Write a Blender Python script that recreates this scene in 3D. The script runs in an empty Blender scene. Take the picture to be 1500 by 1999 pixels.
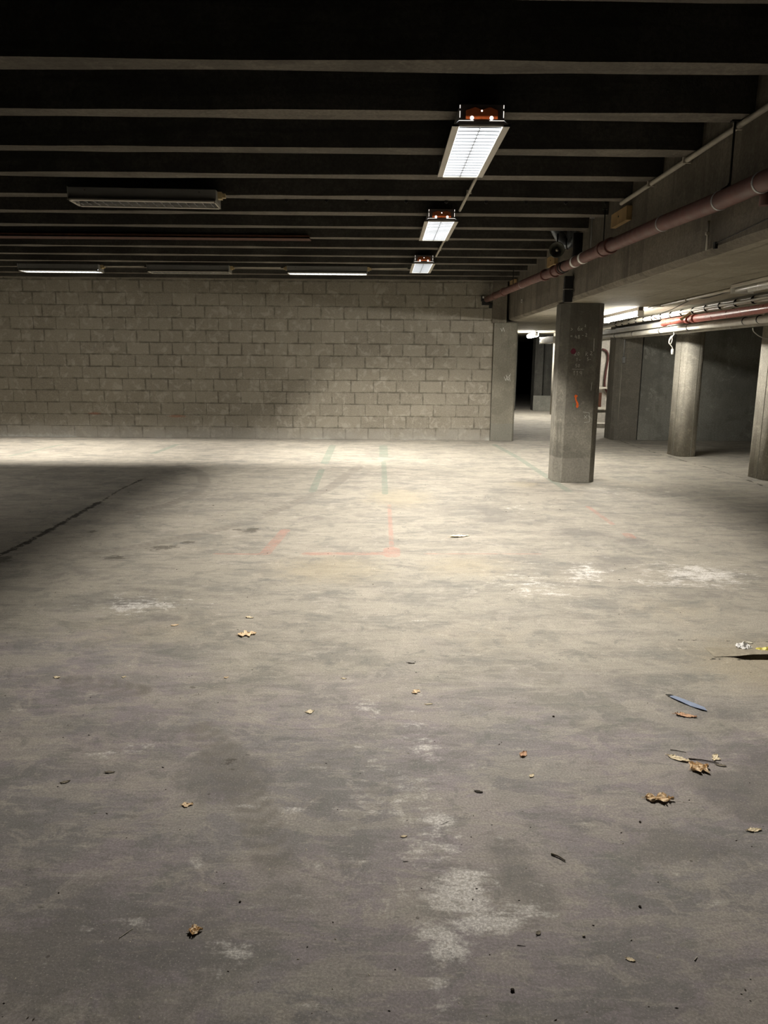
import bpy, bmesh, math, random
import numpy as np
from mathutils import Vector, Matrix
random.seed(7)
RNG = np.random.default_rng(11)
SC = bpy.context.scene
COL = SC.collection
PI = math.pi

# ------------------------------------------------------------------ helpers
def tag(o, label=None, cat=None, group=None, kind=None):
    if label: o['label'] = label
    if cat: o['category'] = cat
    if group: o['group'] = group
    if kind: o['kind'] = kind
    return o

def thing(name, label, cat, loc=(0, 0, 0), rz=0.0, group=None):
    o = bpy.data.objects.new(name, None)
    o.empty_display_size = 0.1
    COL.objects.link(o)
    o.location = loc
    o.rotation_euler = (0, 0, rz)
    return tag(o, label, cat, group)

class MB:
    def __init__(s):
        s.v = []; s.f = []; s.sm = []; s.mi = []
    def add(s, vs, fs, smooth=False, mi=0):
        b = len(s.v)
        s.v.extend([tuple(v) for v in vs])
        for f in fs:
            s.f.append(tuple(b + i for i in f)); s.sm.append(smooth); s.mi.append(mi)
    def box(s, x0, x1, y0, y1, z0, z1, mi=0):
        vs = [(x0,y0,z0),(x1,y0,z0),(x1,y1,z0),(x0,y1,z0),(x0,y0,z1),(x1,y0,z1),(x1,y1,z1),(x0,y1,z1)]
        s.add(vs, [(0,3,2,1),(4,5,6,7),(0,1,5,4),(1,2,6,5),(2,3,7,6),(3,0,4,7)], mi=mi)
        return s
    def prism(s, poly, a, b, axis='z', mi=0, smooth=False):
        """poly: 2D outline, extruded from a to b along axis"""
        n = len(poly)
        def P(p, t):
            if axis == 'z': return (p[0], p[1], t)
            if axis == 'y': return (p[0], t, p[1])
            return (t, p[0], p[1])
        vs = [P(p, a) for p in poly] + [P(p, b) for p in poly]
        fs = [tuple(range(n-1, -1, -1)), tuple(range(n, 2*n))]
        s.add(vs, fs, mi=mi)
        s.add(vs, [(i, (i+1) % n, n+(i+1) % n, n+i) for i in range(n)], smooth=smooth, mi=mi)
        return s
    def tube(s, pts, r, seg=10, caps=True, mi=0):
        pts = [Vector(p) for p in pts]
        n = len(pts)
        rs = r if isinstance(r, (list, tuple)) else [r] * n
        rings = []
        up = None
        for i, p in enumerate(pts):
            d = (pts[min(i+1, n-1)] - pts[max(i-1, 0)])
            if d.length < 1e-9: d = Vector((0, 0, 1))
            d.normalize()
            if up is None:
                up = Vector((0, 0, 1)) if abs(d.z) < 0.9 else Vector((1, 0, 0))
            a = d.cross(up)
            if a.length < 1e-6: a = d.cross(Vector((0.3, 1, 0.2)))
            a.normalize(); b = a.cross(d).normalized(); up = b
            rings.append([p + (a*math.cos(2*PI*k/seg) + b*math.sin(2*PI*k/seg)) * rs[i] for k in range(seg)])
        vs = [v for ring in rings for v in ring]
        fs = []
        for i in range(n-1):
            for k in range(seg):
                k2 = (k+1) % seg
                fs.append((i*seg+k, i*seg+k2, (i+1)*seg+k2, (i+1)*seg+k))
        s.add(vs, fs, smooth=True, mi=mi)
        if caps:
            s.add(rings[0], [tuple(range(seg))], mi=mi)
            s.add(rings[-1], [tuple(range(seg-1, -1, -1))], mi=mi)
        return s
    def lathe(s, prof, origin, axis, seg=24, mi=0):
        """prof: (radius, distance along axis)"""
        o = Vector(origin); d = Vector(axis).normalized()
        up = Vector((0, 0, 1)) if abs(d.z) < 0.9 else Vector((1, 0, 0))
        a = d.cross(up).normalized(); b = a.cross(d)
        vs = []
        for (r, t) in prof:
            for k in range(seg):
                vs.append(o + d*t + (a*math.cos(2*PI*k/seg) + b*math.sin(2*PI*k/seg)) * max(r, 1e-4))
        fs = []
        for i in range(len(prof)-1):
            for k in range(seg):
                k2 = (k+1) % seg
                fs.append((i*seg+k, i*seg+k2, (i+1)*seg+k2, (i+1)*seg+k))
        s.add(vs, fs, smooth=True, mi=mi)
        return s
    def build(s, name, mats, parent=None, loc=None, bevel=0.0):
        me = bpy.data.meshes.new(name)
        me.from_pydata(s.v, [], s.f)
        if not isinstance(mats, (list, tuple)): mats = [mats]
        for m in mats: me.materials.append(m)
        me.polygons.foreach_set('use_smooth', s.sm)
        me.polygons.foreach_set('material_index', s.mi)
        bm = bmesh.new(); bm.from_mesh(me)
        bmesh.ops.remove_doubles(bm, verts=bm.verts, dist=1e-5)
        bmesh.ops.recalc_face_normals(bm, faces=bm.faces)
        bm.to_mesh(me); bm.free()
        o = bpy.data.objects.new(name, me)
        COL.objects.link(o)
        if parent: o.parent = parent
        if loc: o.location = loc
        if bevel:
            m = o.modifiers.new('edge', 'BEVEL'); m.width = bevel; m.segments = 2; m.limit_method = 'ANGLE'; m.angle_limit = 0.7
        return o

def copy_tree(o, parent=None):
    c = o.copy(); COL.objects.link(c); c.parent = parent
    for ch in list(o.children): copy_tree(ch, c)
    return c

def smooth_path(pts, n=6):
    """Catmull-Rom through pts"""
    P = [Vector(p) for p in pts]
    out = []
    for i in range(len(P)-1):
        p0 = P[max(i-1, 0)]; p1 = P[i]; p2 = P[i+1]; p3 = P[min(i+2, len(P)-1)]
        for k in range(n):
            t = k / n
            out.append(0.5*((2*p1) + (p2-p0)*t + (2*p0-5*p1+4*p2-p3)*t*t + (3*p1-p0-3*p2+p3)*t**3))
    out.append(P[-1])
    return out

# ------------------------------------------------------------------ node helpers
class NT:
    def __init__(s, name):
        s.m = bpy.data.materials.new(name); s.m.use_nodes = True
        s.t = s.m.node_tree; s.t.nodes.clear()
        s.out = s.t.nodes.new('ShaderNodeOutputMaterial')
    def set(s, sock, v):
        if isinstance(v, bpy.types.NodeSocket): s.t.links.new(v, sock)
        elif isinstance(v, (tuple, list)) and len(v) == 3 and sock.type == 'RGBA': sock.default_value = (*v, 1)
        else: sock.default_value = v
    def n(s, typ, ins=None, **props):
        nd = s.t.nodes.new(typ)
        for k, v in props.items(): setattr(nd, k, v)
        for k, v in (ins or {}).items(): s.set(nd.inputs[k], v)
        return nd
    def coord(s, what='Object'): return s.n('ShaderNodeTexCoord').outputs[what]
    def map(s, vec, scale=(1,1,1), loc=(0,0,0), rot=(0,0,0)):
        return s.n('ShaderNodeMapping', {'Vector': vec, 'Scale': scale, 'Location': loc, 'Rotation': rot}).outputs[0]
    def noise(s, vec, scale, detail=4, rough=0.55, dist=0.0, col=False):
        nd = s.n('ShaderNodeTexNoise', {'Vector': vec, 'Scale': scale, 'Detail': detail, 'Roughness': rough, 'Distortion': dist})
        return nd.outputs['Color' if col else 'Fac']
    def ramp(s, v, a, b, lo=0.0, hi=1.0):
        return s.n('ShaderNodeMapRange', {'Value': v, 'From Min': a, 'From Max': b, 'To Min': lo, 'To Max': hi}, interpolation_type='SMOOTHSTEP').outputs[0]
    def lin(s, v, a, b, lo=0.0, hi=1.0):
        return s.n('ShaderNodeMapRange', {'Value': v, 'From Min': a, 'From Max': b, 'To Min': lo, 'To Max': hi}).outputs[0]
    def math(s, op, a, b=0.0, clamp=False):
        return s.n('ShaderNodeMath', {0: a, 1: b}, operation=op, use_clamp=clamp).outputs[0]
    def mul(s, a, b): return s.math('MULTIPLY', a, b)
    def add(s, a, b): return s.math('ADD', a, b)
    def mix(s, f, a, b, mode='MIX'):
        nd = s.n('ShaderNodeMix', data_type='RGBA', blend_type=mode)
        s.set(nd.inputs['Factor'], f); s.set(nd.inputs['A'] if False else nd.inputs[6], a); s.set(nd.inputs[7], b)
        return nd.outputs[2]
    def attr(s, name): return s.n('ShaderNodeAttribute', attribute_name=name).outputs['Fac']
    def sep(s, vec): return s.n('ShaderNodeSeparateXYZ', {0: vec}).outputs
    def bsdf(s, color, rough=0.8, spec=0.3, metal=0.0, normal=None, **kw):
        b = s.n('ShaderNodeBsdfPrincipled', {'Base Color': color, 'Roughness': rough, 'Metallic': metal, 'Specular IOR Level': spec})
        if normal is not None: s.set(b.inputs['Normal'], normal)
        for k, v in kw.items(): s.set(b.inputs[k.replace('_', ' ')], v)
        s.t.links.new(b.outputs[0], s.out.inputs['Surface'])
        return s.m
    def bump(s, h, strength=0.4, dist=0.01, normal=None):
        nd = s.n('ShaderNodeBump', {'Height': h, 'Strength': strength, 'Distance': dist})
        if normal is not None: s.set(nd.inputs['Normal'], normal)
        return nd.outputs[0]

def simple(name, col, rough=0.6, spec=0.3, metal=0.0, var=0.15, scale=14, dirt=0.0, dirtcol=(0.05, 0.045, 0.04)):
    t = NT(name); v = t.coord()
    f = t.noise(v, scale, 5, 0.6)
    c = t.mix(t.lin(f, 0.3, 0.7), tuple(x*(1-var) for x in col), tuple(min(1, x*(1+var)) for x in col))
    if dirt:
        d = t.ramp(t.noise(v, scale*0.4, 6, 0.65, 0.4), 0.45, 0.75)
        c = t.mix(t.mul(d, dirt), c, dirtcol)
    return t.bsdf(c, t.lin(t.noise(v, scale*2, 3), 0.3, 0.7, max(0.05, rough-0.1), min(1, rough+0.1)), spec, metal, t.bump(f, 0.15, 0.003))

def emit(name, col, strength):
    t = NT(name)
    e = t.n('ShaderNodeEmission', {'Color': col, 'Strength': strength})
    t.t.links.new(e.outputs[0], t.out.inputs['Surface'])
    if strength < 50: t.m.cycles.emission_sampling = 'NONE'
    return t.m

def concrete(name, c_lo, c_hi, scale=1.2, streak=0.5, boards=0.0, band=None, pits=0.5, axis='z', rough=0.85, spots=0.3, top=None):
    """cast concrete: mottling, ragged stains, run streaks, grain, air pits, paler scuffs"""
    t = NT(name); v = t.coord()
    dk = lambda k: tuple(x*k for x in c_lo)
    lt = lambda k: tuple(min(1, x*k) for x in c_hi)
    big = t.noise(v, scale, 8, 0.62, 0.3)
    c = t.mix(t.lin(big, 0.36, 0.64), c_lo, c_hi)
    rag = t.noise(t.map(v, loc=(3.1, 7.7, 1.3)), scale*1.7, 9, 0.68, 0.2)
    c = t.mix(t.ramp(rag, 0.50, 0.56, 0, 0.40), c, dk(0.72))
    c = t.mix(t.ramp(rag, 0.45, 0.38, 0, 0.35), c, lt(1.15))
    st_v = t.map(v, (5, 5, 0.4) if axis == 'z' else ((0.5, 8, 8) if axis == 'x' else (8, 0.5, 8)))
    st = t.noise(st_v, 1.0, 6, 0.65, 0.2)
    c = t.mix(t.mul(t.ramp(st, 0.50, 0.62), streak), c, dk(0.5))
    c = t.mix(t.mul(t.ramp(t.noise(st_v, 1.9, 5, 0.65), 0.55, 0.68), streak*0.7), c, lt(1.35))
    sp = t.ramp(t.noise(v, scale*6, 9, 0.72, 0.5), 0.56, 0.66)
    c = t.mix(t.mul(sp, spots), c, lt(1.7))
    fine = t.noise(v, 48, 5, 0.75)
    c = t.mix(t.ramp(fine, 0.36, 0.64, 0.45, 0.0), c, dk(0.55))
    h = t.mul(t.noise(v, 22, 4, 0.75), 0.7)
    if boards:
        w = t.n('ShaderNodeTexWave', {'Vector': v, 'Scale': boards, 'Distortion': 2.0, 'Detail': 3, 'Detail Scale': 1.5}, bands_direction='X').outputs['Fac']
        ln = t.mul(t.ramp(w, 0.0, 0.03, 1, 0), t.ramp(t.noise(v, 1.5, 3), 0.42, 0.6))
        c = t.mix(t.mul(ln, 0.45), c, dk(0.4))
        h = t.add(h, t.mul(ln, -0.5))
    z = t.sep(t.n('ShaderNodeNewGeometry').outputs['Position'])[2]
    if band is not None:
        zz = t.add(z, t.mul(t.noise(v, 7, 3), 0.05))
        c = t.mix(t.ramp(zz, band[0]-0.008+0.025, band[0]+0.008+0.025, band[2], 0), c, t.mix(t.ramp(fine, 0.35, 0.65), band[1], tuple(x*0.6 for x in band[1])))
    if top is not None:      # darker towards the top, with a ragged lower edge
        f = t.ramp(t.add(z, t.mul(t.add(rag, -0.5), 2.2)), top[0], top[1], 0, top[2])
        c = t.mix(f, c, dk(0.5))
    pv = t.n('ShaderNodeTexVoronoi', {'Vector': v, 'Scale': 45.0}).outputs['Distance']
    pit = t.mul(t.ramp(pv, 0.06, 0.14, 1, 0), t.ramp(t.noise(v, 5, 2), 0.5, 0.65))
    c = t.mix(t.mul(pit, pits), c, dk(0.35))
    return t.bsdf(c, rough, 0.25, 0, t.bump(h, 0.6, 0.012))

# ------------------------------------------------------------------ camera  (26 mm-equivalent phone, about 1.4 m above the floor)
cam_d = bpy.data.cameras.new('camera'); cam = bpy.data.objects.new('camera', cam_d); COL.objects.link(cam)
F_PX, W_PX, H_PX = 1500.0, 1500.0, 1999.0
cam_d.sensor_fit = 'VERTICAL'; cam_d.sensor_height = 24.0
cam_d.lens = F_PX / H_PX * 24.0
cam_d.clip_start = 0.05; cam_d.clip_end = 200
PITCH = math.atan(304.5/1500); ROLL = 0.0085
fw = Vector((0, math.cos(PITCH), -math.sin(PITCH))); up = Vector((0, math.sin(PITCH), math.cos(PITCH))); rt = Vector((1, 0, 0))
r2 = rt*math.cos(ROLL) + up*math.sin(ROLL); u2 = up*math.cos(ROLL) - rt*math.sin(ROLL)
cam.matrix_world = Matrix(((r2.x, u2.x, -fw.x, 0), (r2.y, u2.y, -fw.y, 0), (r2.z, u2.z, -fw.z, 1.41), (0, 0, 0, 1)))
SC.camera = cam

# ------------------------------------------------------------------ materials
M = {}
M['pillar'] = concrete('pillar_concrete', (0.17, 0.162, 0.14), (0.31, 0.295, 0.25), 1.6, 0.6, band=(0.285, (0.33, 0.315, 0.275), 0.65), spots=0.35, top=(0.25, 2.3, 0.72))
M['pier'] = concrete('pier_concrete', (0.20, 0.19, 0.155), (0.29, 0.275, 0.225), 1.3, 0.4, band=(0.30, (0.26, 0.26, 0.23), 0.6), spots=0.25)
M['round'] = concrete('column_concrete', (0.38, 0.36, 0.31), (0.52, 0.49, 0.42), 1.8, 0.4, spots=0.35)
M['beam'] = concrete('beam_concrete', (0.14, 0.125, 0.10), (0.24, 0.215, 0.17), 0.9, 0.45, spots=0.18)
M['soffit'] = concrete('soffit_concrete', (0.26, 0.235, 0.18), (0.36, 0.33, 0.26), 0.8, 0.15, boards=1.1, axis='y', spots=0.25)
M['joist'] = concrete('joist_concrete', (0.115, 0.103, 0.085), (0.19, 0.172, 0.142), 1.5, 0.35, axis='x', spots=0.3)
M['joist_side'] = concrete('shade_dark_joist_side', (0.045, 0.042, 0.036), (0.085, 0.08, 0.068), 1.5, 0.4, axis='x', spots=0.15)  # joist concrete darkened on the sides: shade between the ribs put into the colour
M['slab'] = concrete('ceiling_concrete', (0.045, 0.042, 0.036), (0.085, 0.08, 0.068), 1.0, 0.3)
M['bay'] = concrete('bay_wall_concrete', (0.24, 0.24, 0.215), (0.36, 0.36, 0.325), 0.8, 0.25, spots=0.45)
M['baypier'] = concrete('bay_pier_concrete', (0.19, 0.18, 0.155), (0.27, 0.255, 0.215), 0.9, 0.7, spots=0.2)
M['dim'] = concrete('dark_corridor_concrete', (0.05, 0.05, 0.045), (0.09, 0.088, 0.078), 0.9, 0.4)  # very dark base tone for the corridor walls
M['screed'] = concrete('floor_screed', (0.30, 0.27, 0.215), (0.40, 0.365, 0.285), 2.5, 0.1)
M['cream_wall'] = concrete('lit_room_wall', (0.40, 0.38, 0.34), (0.55, 0.52, 0.47), 1.2, 0.35, spots=0.5)
M['steel_grey'] = simple('grey_enamel', (0.30, 0.30, 0.285), 0.45, 0.4, 0.0, 0.08, 6, 0.35)
M['flange'] = simple('cream_enamel', (0.55, 0.52, 0.45), 0.45, 0.4, 0.0, 0.08, 6, 0.2)
M['dark_plate'] = simple('dark_end_plate', (0.11, 0.095, 0.09), 0.5, 0.4, 0.0, 0.1, 9)
M['blade'] = simple('louvre_aluminium', (0.30, 0.30, 0.30), 0.5, 0.3, 0.0, 0.05, 9)
M['reflector_off'] = simple('reflector_unlit', (0.42, 0.41, 0.38), 0.35, 0.5, 0.2, 0.05, 9)
M['tube_off'] = simple('unlit_tube_glass', (0.75, 0.75, 0.72), 0.2, 0.5, 0.0, 0.03, 9)
M['reflector_on'] = emit('lit_reflector', (0.93, 0.97, 1.0), 3.6)
M['tube_on'] = emit('lit_fluorescent_tube', (0.95, 0.98, 1.0), 5.0)
M['tube_bay'] = emit('lit_bay_tube', (1.0, 0.95, 0.85), 135.0)
M['leak'] = emit('light_leak_slot', (1.0, 0.93, 0.82), 1.3)
M['amber_hot'] = emit('lamp_end_seen_through_amber', (1.0, 0.86, 0.80), 5.0)
def amber():
    t = NT('amber_plastic'); v = t.coord()
    z = t.sep(v)[2]
    n = t.noise(v, 45, 3, 0.6)
    g = t.mul(t.ramp(z, 0.034, 0.046, 1.0, 0.07), t.lin(n, 0.3, 0.7, 0.6, 1.2))
    return t.bsdf((0.10, 0.05, 0.025), 0.2, 0.5, 0, None, Emission_Color=(1.0, 0.20, 0.05), Emission_Strength=t.mul(g, 0.30))
M['amber'] = amber(); M['amber'].cycles.emission_sampling = 'NONE'
M['cream_plastic'] = simple('cream_connector', (0.50, 0.40, 0.22), 0.5, 0.4, 0, 0.1, 30, 0.3)
M['conduit'] = simple('pale_conduit', (0.46, 0.43, 0.36), 0.5, 0.3, 0, 0.12, 12, 0.3)
M['galv'] = simple('galvanised_steel', (0.42, 0.43, 0.43), 0.4, 0.5, 0.6, 0.15, 20, 0.35)
M['redpipe'] = simple('oxide_red_pipe', (0.13, 0.058, 0.048), 0.55, 0.35, 0, 0.2, 9, 0.4, (0.09, 0.06, 0.05))
M['brightred'] = simple('red_painted_pipe', (0.36, 0.09, 0.065), 0.35, 0.5, 0, 0.15, 9, 0.3, (0.14, 0.06, 0.05))
M['rust'] = simple('rusty_steel', (0.09, 0.038, 0.024), 0.7, 0.2, 0.1, 0.3, 18, 0.4)
M['hose'] = simple('dark_red_hose', (0.065, 0.022, 0.02), 0.6, 0.3, 0, 0.2, 20)
M['white_pipe'] = simple('white_lagged_pipe', (0.62, 0.60, 0.54), 0.55, 0.3, 0, 0.12, 10, 0.4, (0.2, 0.18, 0.15))
M['grey_pipe'] = simple('grey_cable_sheath', (0.36, 0.34, 0.29), 0.6, 0.3, 0, 0.2, 10, 0.4)
M['black'] = simple('black_rubber', (0.012, 0.012, 0.012), 0.6, 0.3, 0, 0.1, 20)
M['horn'] = simple('dark_green_horn', (0.11, 0.112, 0.09), 0.5, 0.4, 0, 0.15, 12, 0.3)
M['brass'] = simple('pale_horn_centre', (0.4, 0.36, 0.28), 0.4, 0.5, 0.3, 0.1, 20)
M['duct'] = simple('flexible_duct_foil', (0.30, 0.33, 0.36), 0.35, 0.5, 0.7, 0.15, 20, 0.4)
M['wood'] = simple('raw_plywood', (0.42, 0.29, 0.14), 0.75, 0.2, 0, 0.2, 8, 0.25)
M['white'] = simple('white_plastic', (0.75, 0.75, 0.72), 0.45, 0.4, 0, 0.06, 20)
M['chalk'] = simple('white_chalk', (0.55, 0.55, 0.51), 0.95, 0.05, 0, 0.2, 60)
M['orange_spray'] = simple('orange_spray_paint', (0.75, 0.14, 0.03), 0.7, 0.2, 0, 0.15, 40)
M['magenta'] = simple('magenta_spray_paint', (0.17, 0.035, 0.06), 0.8, 0.2, 0, 0.2, 30)
M['green_mark'] = simple('green_crayon', (0.10, 0.22, 0.13), 0.8, 0.2, 0, 0.2, 40)
M['crumb'] = simple('dark_grit', (0.06, 0.05, 0.042), 0.9, 0.1, 0, 0.4, 60)
M['crumb_pale'] = simple('pale_grit', (0.50, 0.46, 0.38), 0.9, 0.1, 0, 0.3, 60)
M['blue_strip'] = simple('blue_plastic_film', (0.27, 0.33, 0.47), 0.4, 0.4, 0, 0.12, 30)
M['yellow_wrap'] = simple('yellow_wrapper', (0.78, 0.70, 0.16), 0.4, 0.4, 0, 0.2, 40)
M['paper'] = simple('white_paper', (0.80, 0.80, 0.80), 0.7, 0.2, 0, 0.06, 40)
M['stick'] = simple('pale_stick', (0.55, 0.52, 0.44), 0.8, 0.2, 0, 0.2, 60)
M['twig'] = simple('dark_twig', (0.07, 0.055, 0.04), 0.9, 0.2, 0, 0.3, 60)
def leafmat(name, col):
    t = NT(name); v = t.coord()
    w = t.n('ShaderNodeTexWave', {'Vector': t.map(v, (1, 1, 1), rot=(0, 0, 0.6)), 'Scale': 60.0, 'Distortion': 3.0}, bands_direction='X').outputs['Fac']
    c = t.mix(t.noise(v, 90, 4, 0.7), tuple(x*0.82 for x in col), tuple(min(1, x*1.12) for x in col))
    c = t.mix(t.mul(t.ramp(w, 0.7, 1.0), 0.35), c, tuple(x*0.5 for x in col))
    return t.bsdf(c, 0.75, 0.2, 0, t.bump(t.noise(v, 120, 3), 0.2, 0.001))
LEAF = {'tan': leafmat('dry_leaf_tan', (0.93, 0.71, 0.48)), 'pale': leafmat('dry_leaf_pale', (0.95, 0.80, 0.58)),
        'brown': leafmat('dry_leaf_brown', (0.72, 0.46, 0.30)), 'grey': leafmat('dry_leaf_grey', (0.27, 0.24, 0.19)),
        'dark': leafmat('dry_leaf_dark', (0.06, 0.05, 0.04))}

# block wall -------------------------------------------------------
def block_material():
    t = NT('hollow_block_masonry'); v = t.coord()
    s = t.sep(v)
    wob = t.noise(v, 3.0, 3, 0.5)
    wx = t.add(s[0], t.mul(t.add(wob, -0.5), 0.022)); wz = t.add(s[2], t.mul(t.add(t.noise(t.map(v, loc=(7, 3, 1)), 2.4, 3), -0.5), 0.016))
    # each course slides by its own amount, as laid by hand
    row = t.math('FLOOR', t.math('DIVIDE', s[2], 0.2005))
    jit = t.n('ShaderNodeTexWhiteNoise', {'W': row}, noise_dimensions='1D').outputs['Value']
    wx = t.add(wx, t.mul(jit, 0.16))
    uv = t.n('ShaderNodeCombineXYZ', {0: wx, 1: wz, 2: 0.0}).outputs[0]
    b = t.n('ShaderNodeTexBrick', {'Vector': uv, 'Color1': (0.10, 0.10, 0.10), 'Color2': (0.95, 0.95, 0.95), 'Mortar': (0.5, 0.5, 0.5), 'Scale': 1.0,
        'Mortar Size': 0.0042, 'Mortar Smooth': 0.3, 'Bias': 0.0, 'Brick Width': 0.3865, 'Row Height': 0.2005}, offset=0.5, squash=1.0)
    tone = t.n('ShaderNodeSeparateColor', {0: b.outputs['Color']}).outputs[0]
    c = t.mix(tone, (0.21, 0.194, 0.160), (0.295, 0.273, 0.226))
    big = t.noise(v, 0.9, 6, 0.6, 0.4)
    c = t.mix(t.ramp(big, 0.38, 0.62, 0, 0.55), c, (0.205, 0.188, 0.152))
    grain = t.noise(v, 60, 5, 0.75)
    c = t.mix(t.ramp(grain, 0.35, 0.72, 0, 0.55), c, (0.40, 0.37, 0.31))
    mott = t.noise(v, 8, 6, 0.65, 0.6)
    c = t.mix(t.ramp(mott, 0.52, 0.64, 0, 0.55), c, (0.42, 0.39, 0.335))
    # joints: dark mortar in places, pale smeared mortar in others
    jm = t.ramp(t.noise(t.map(v, loc=(2, 0, 5)), 2.2, 3), 0.35, 0.65)
    jc = t.mix(jm, (0.06, 0.053, 0.042), (0.24, 0.222, 0.182))
    c = t.mix(t.mul(b.outputs['Fac'], 0.8), c, jc)
    # wide smears either side of the upright joints
    b2 = t.n('ShaderNodeTexBrick', {'Vector': uv, 'Scale': 1.0, 'Mortar Size': 0.026, 'Mortar Smooth': 0.9, 'Brick Width': 0.3865, 'Row Height': 0.2005}, offset=0.5)
    sm = t.mul(b2.outputs['Fac'], t.ramp(t.noise(v, 5.5, 4, 0.6), 0.42, 0.62))
    c = t.mix(t.mul(sm, 0.60), c, (0.085, 0.077, 0.062))
    # pale lime runs, whitish foot of the wall, a red smudge
    run = t.ramp(t.noise(t.map(v, (5.0, 5.0, 0.5)), 1.0, 5, 0.6), 0.6, 0.76)
    c = t.mix(t.mul(run, 0.28), c, (0.36, 0.345, 0.30))
    foot = t.ramp(t.add(s[2], t.mul(t.noise(v, 3.5, 5, 0.7), 0.45)), 0.25, 0.52, 1, 0)
    c = t.mix(t.mul(foot, 0.5), c, (0.36, 0.35, 0.325))
    edge = t.mul(t.ramp(t.add(s[2], t.mul(t.noise(v, 14, 4, 0.7), 0.16)), 0.07, 0.16, 1, 0), t.ramp(t.noise(v, 1.1, 3), 0.48, 0.6))
    c = t.mix(t.mul(edge, 0.6), c, (0.60, 0.60, 0.57))
    for (px, pz, w) in ((-4.95, 0.41, 0.14), (-3.55, 0.375, 0.2)):
        dx = t.math('DIVIDE', t.add(s[0], -px), w); dz = t.math('DIVIDE', t.add(s[2], -pz), 0.03)
        d = t.math('SQRT', t.add(t.mul(dx, dx), t.mul(dz, dz)))
        c = t.mix(t.mul(t.ramp(t.add(d, t.mul(t.noise(v, 20, 3), 0.6)), 0.6, 1.3, 1, 0), 0.5), c, (0.32, 0.11, 0.06))
    # grease rings
    h = t.add(t.mul(b.outputs['Fac'], -1.0), t.add(t.mul(grain, 0.28), t.mul(mott, 0.4)))
    return t.bsdf(c, 0.92, 0.15, 0, t.bump(h, 0.6, 0.009))
M['block'] = block_material()

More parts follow.
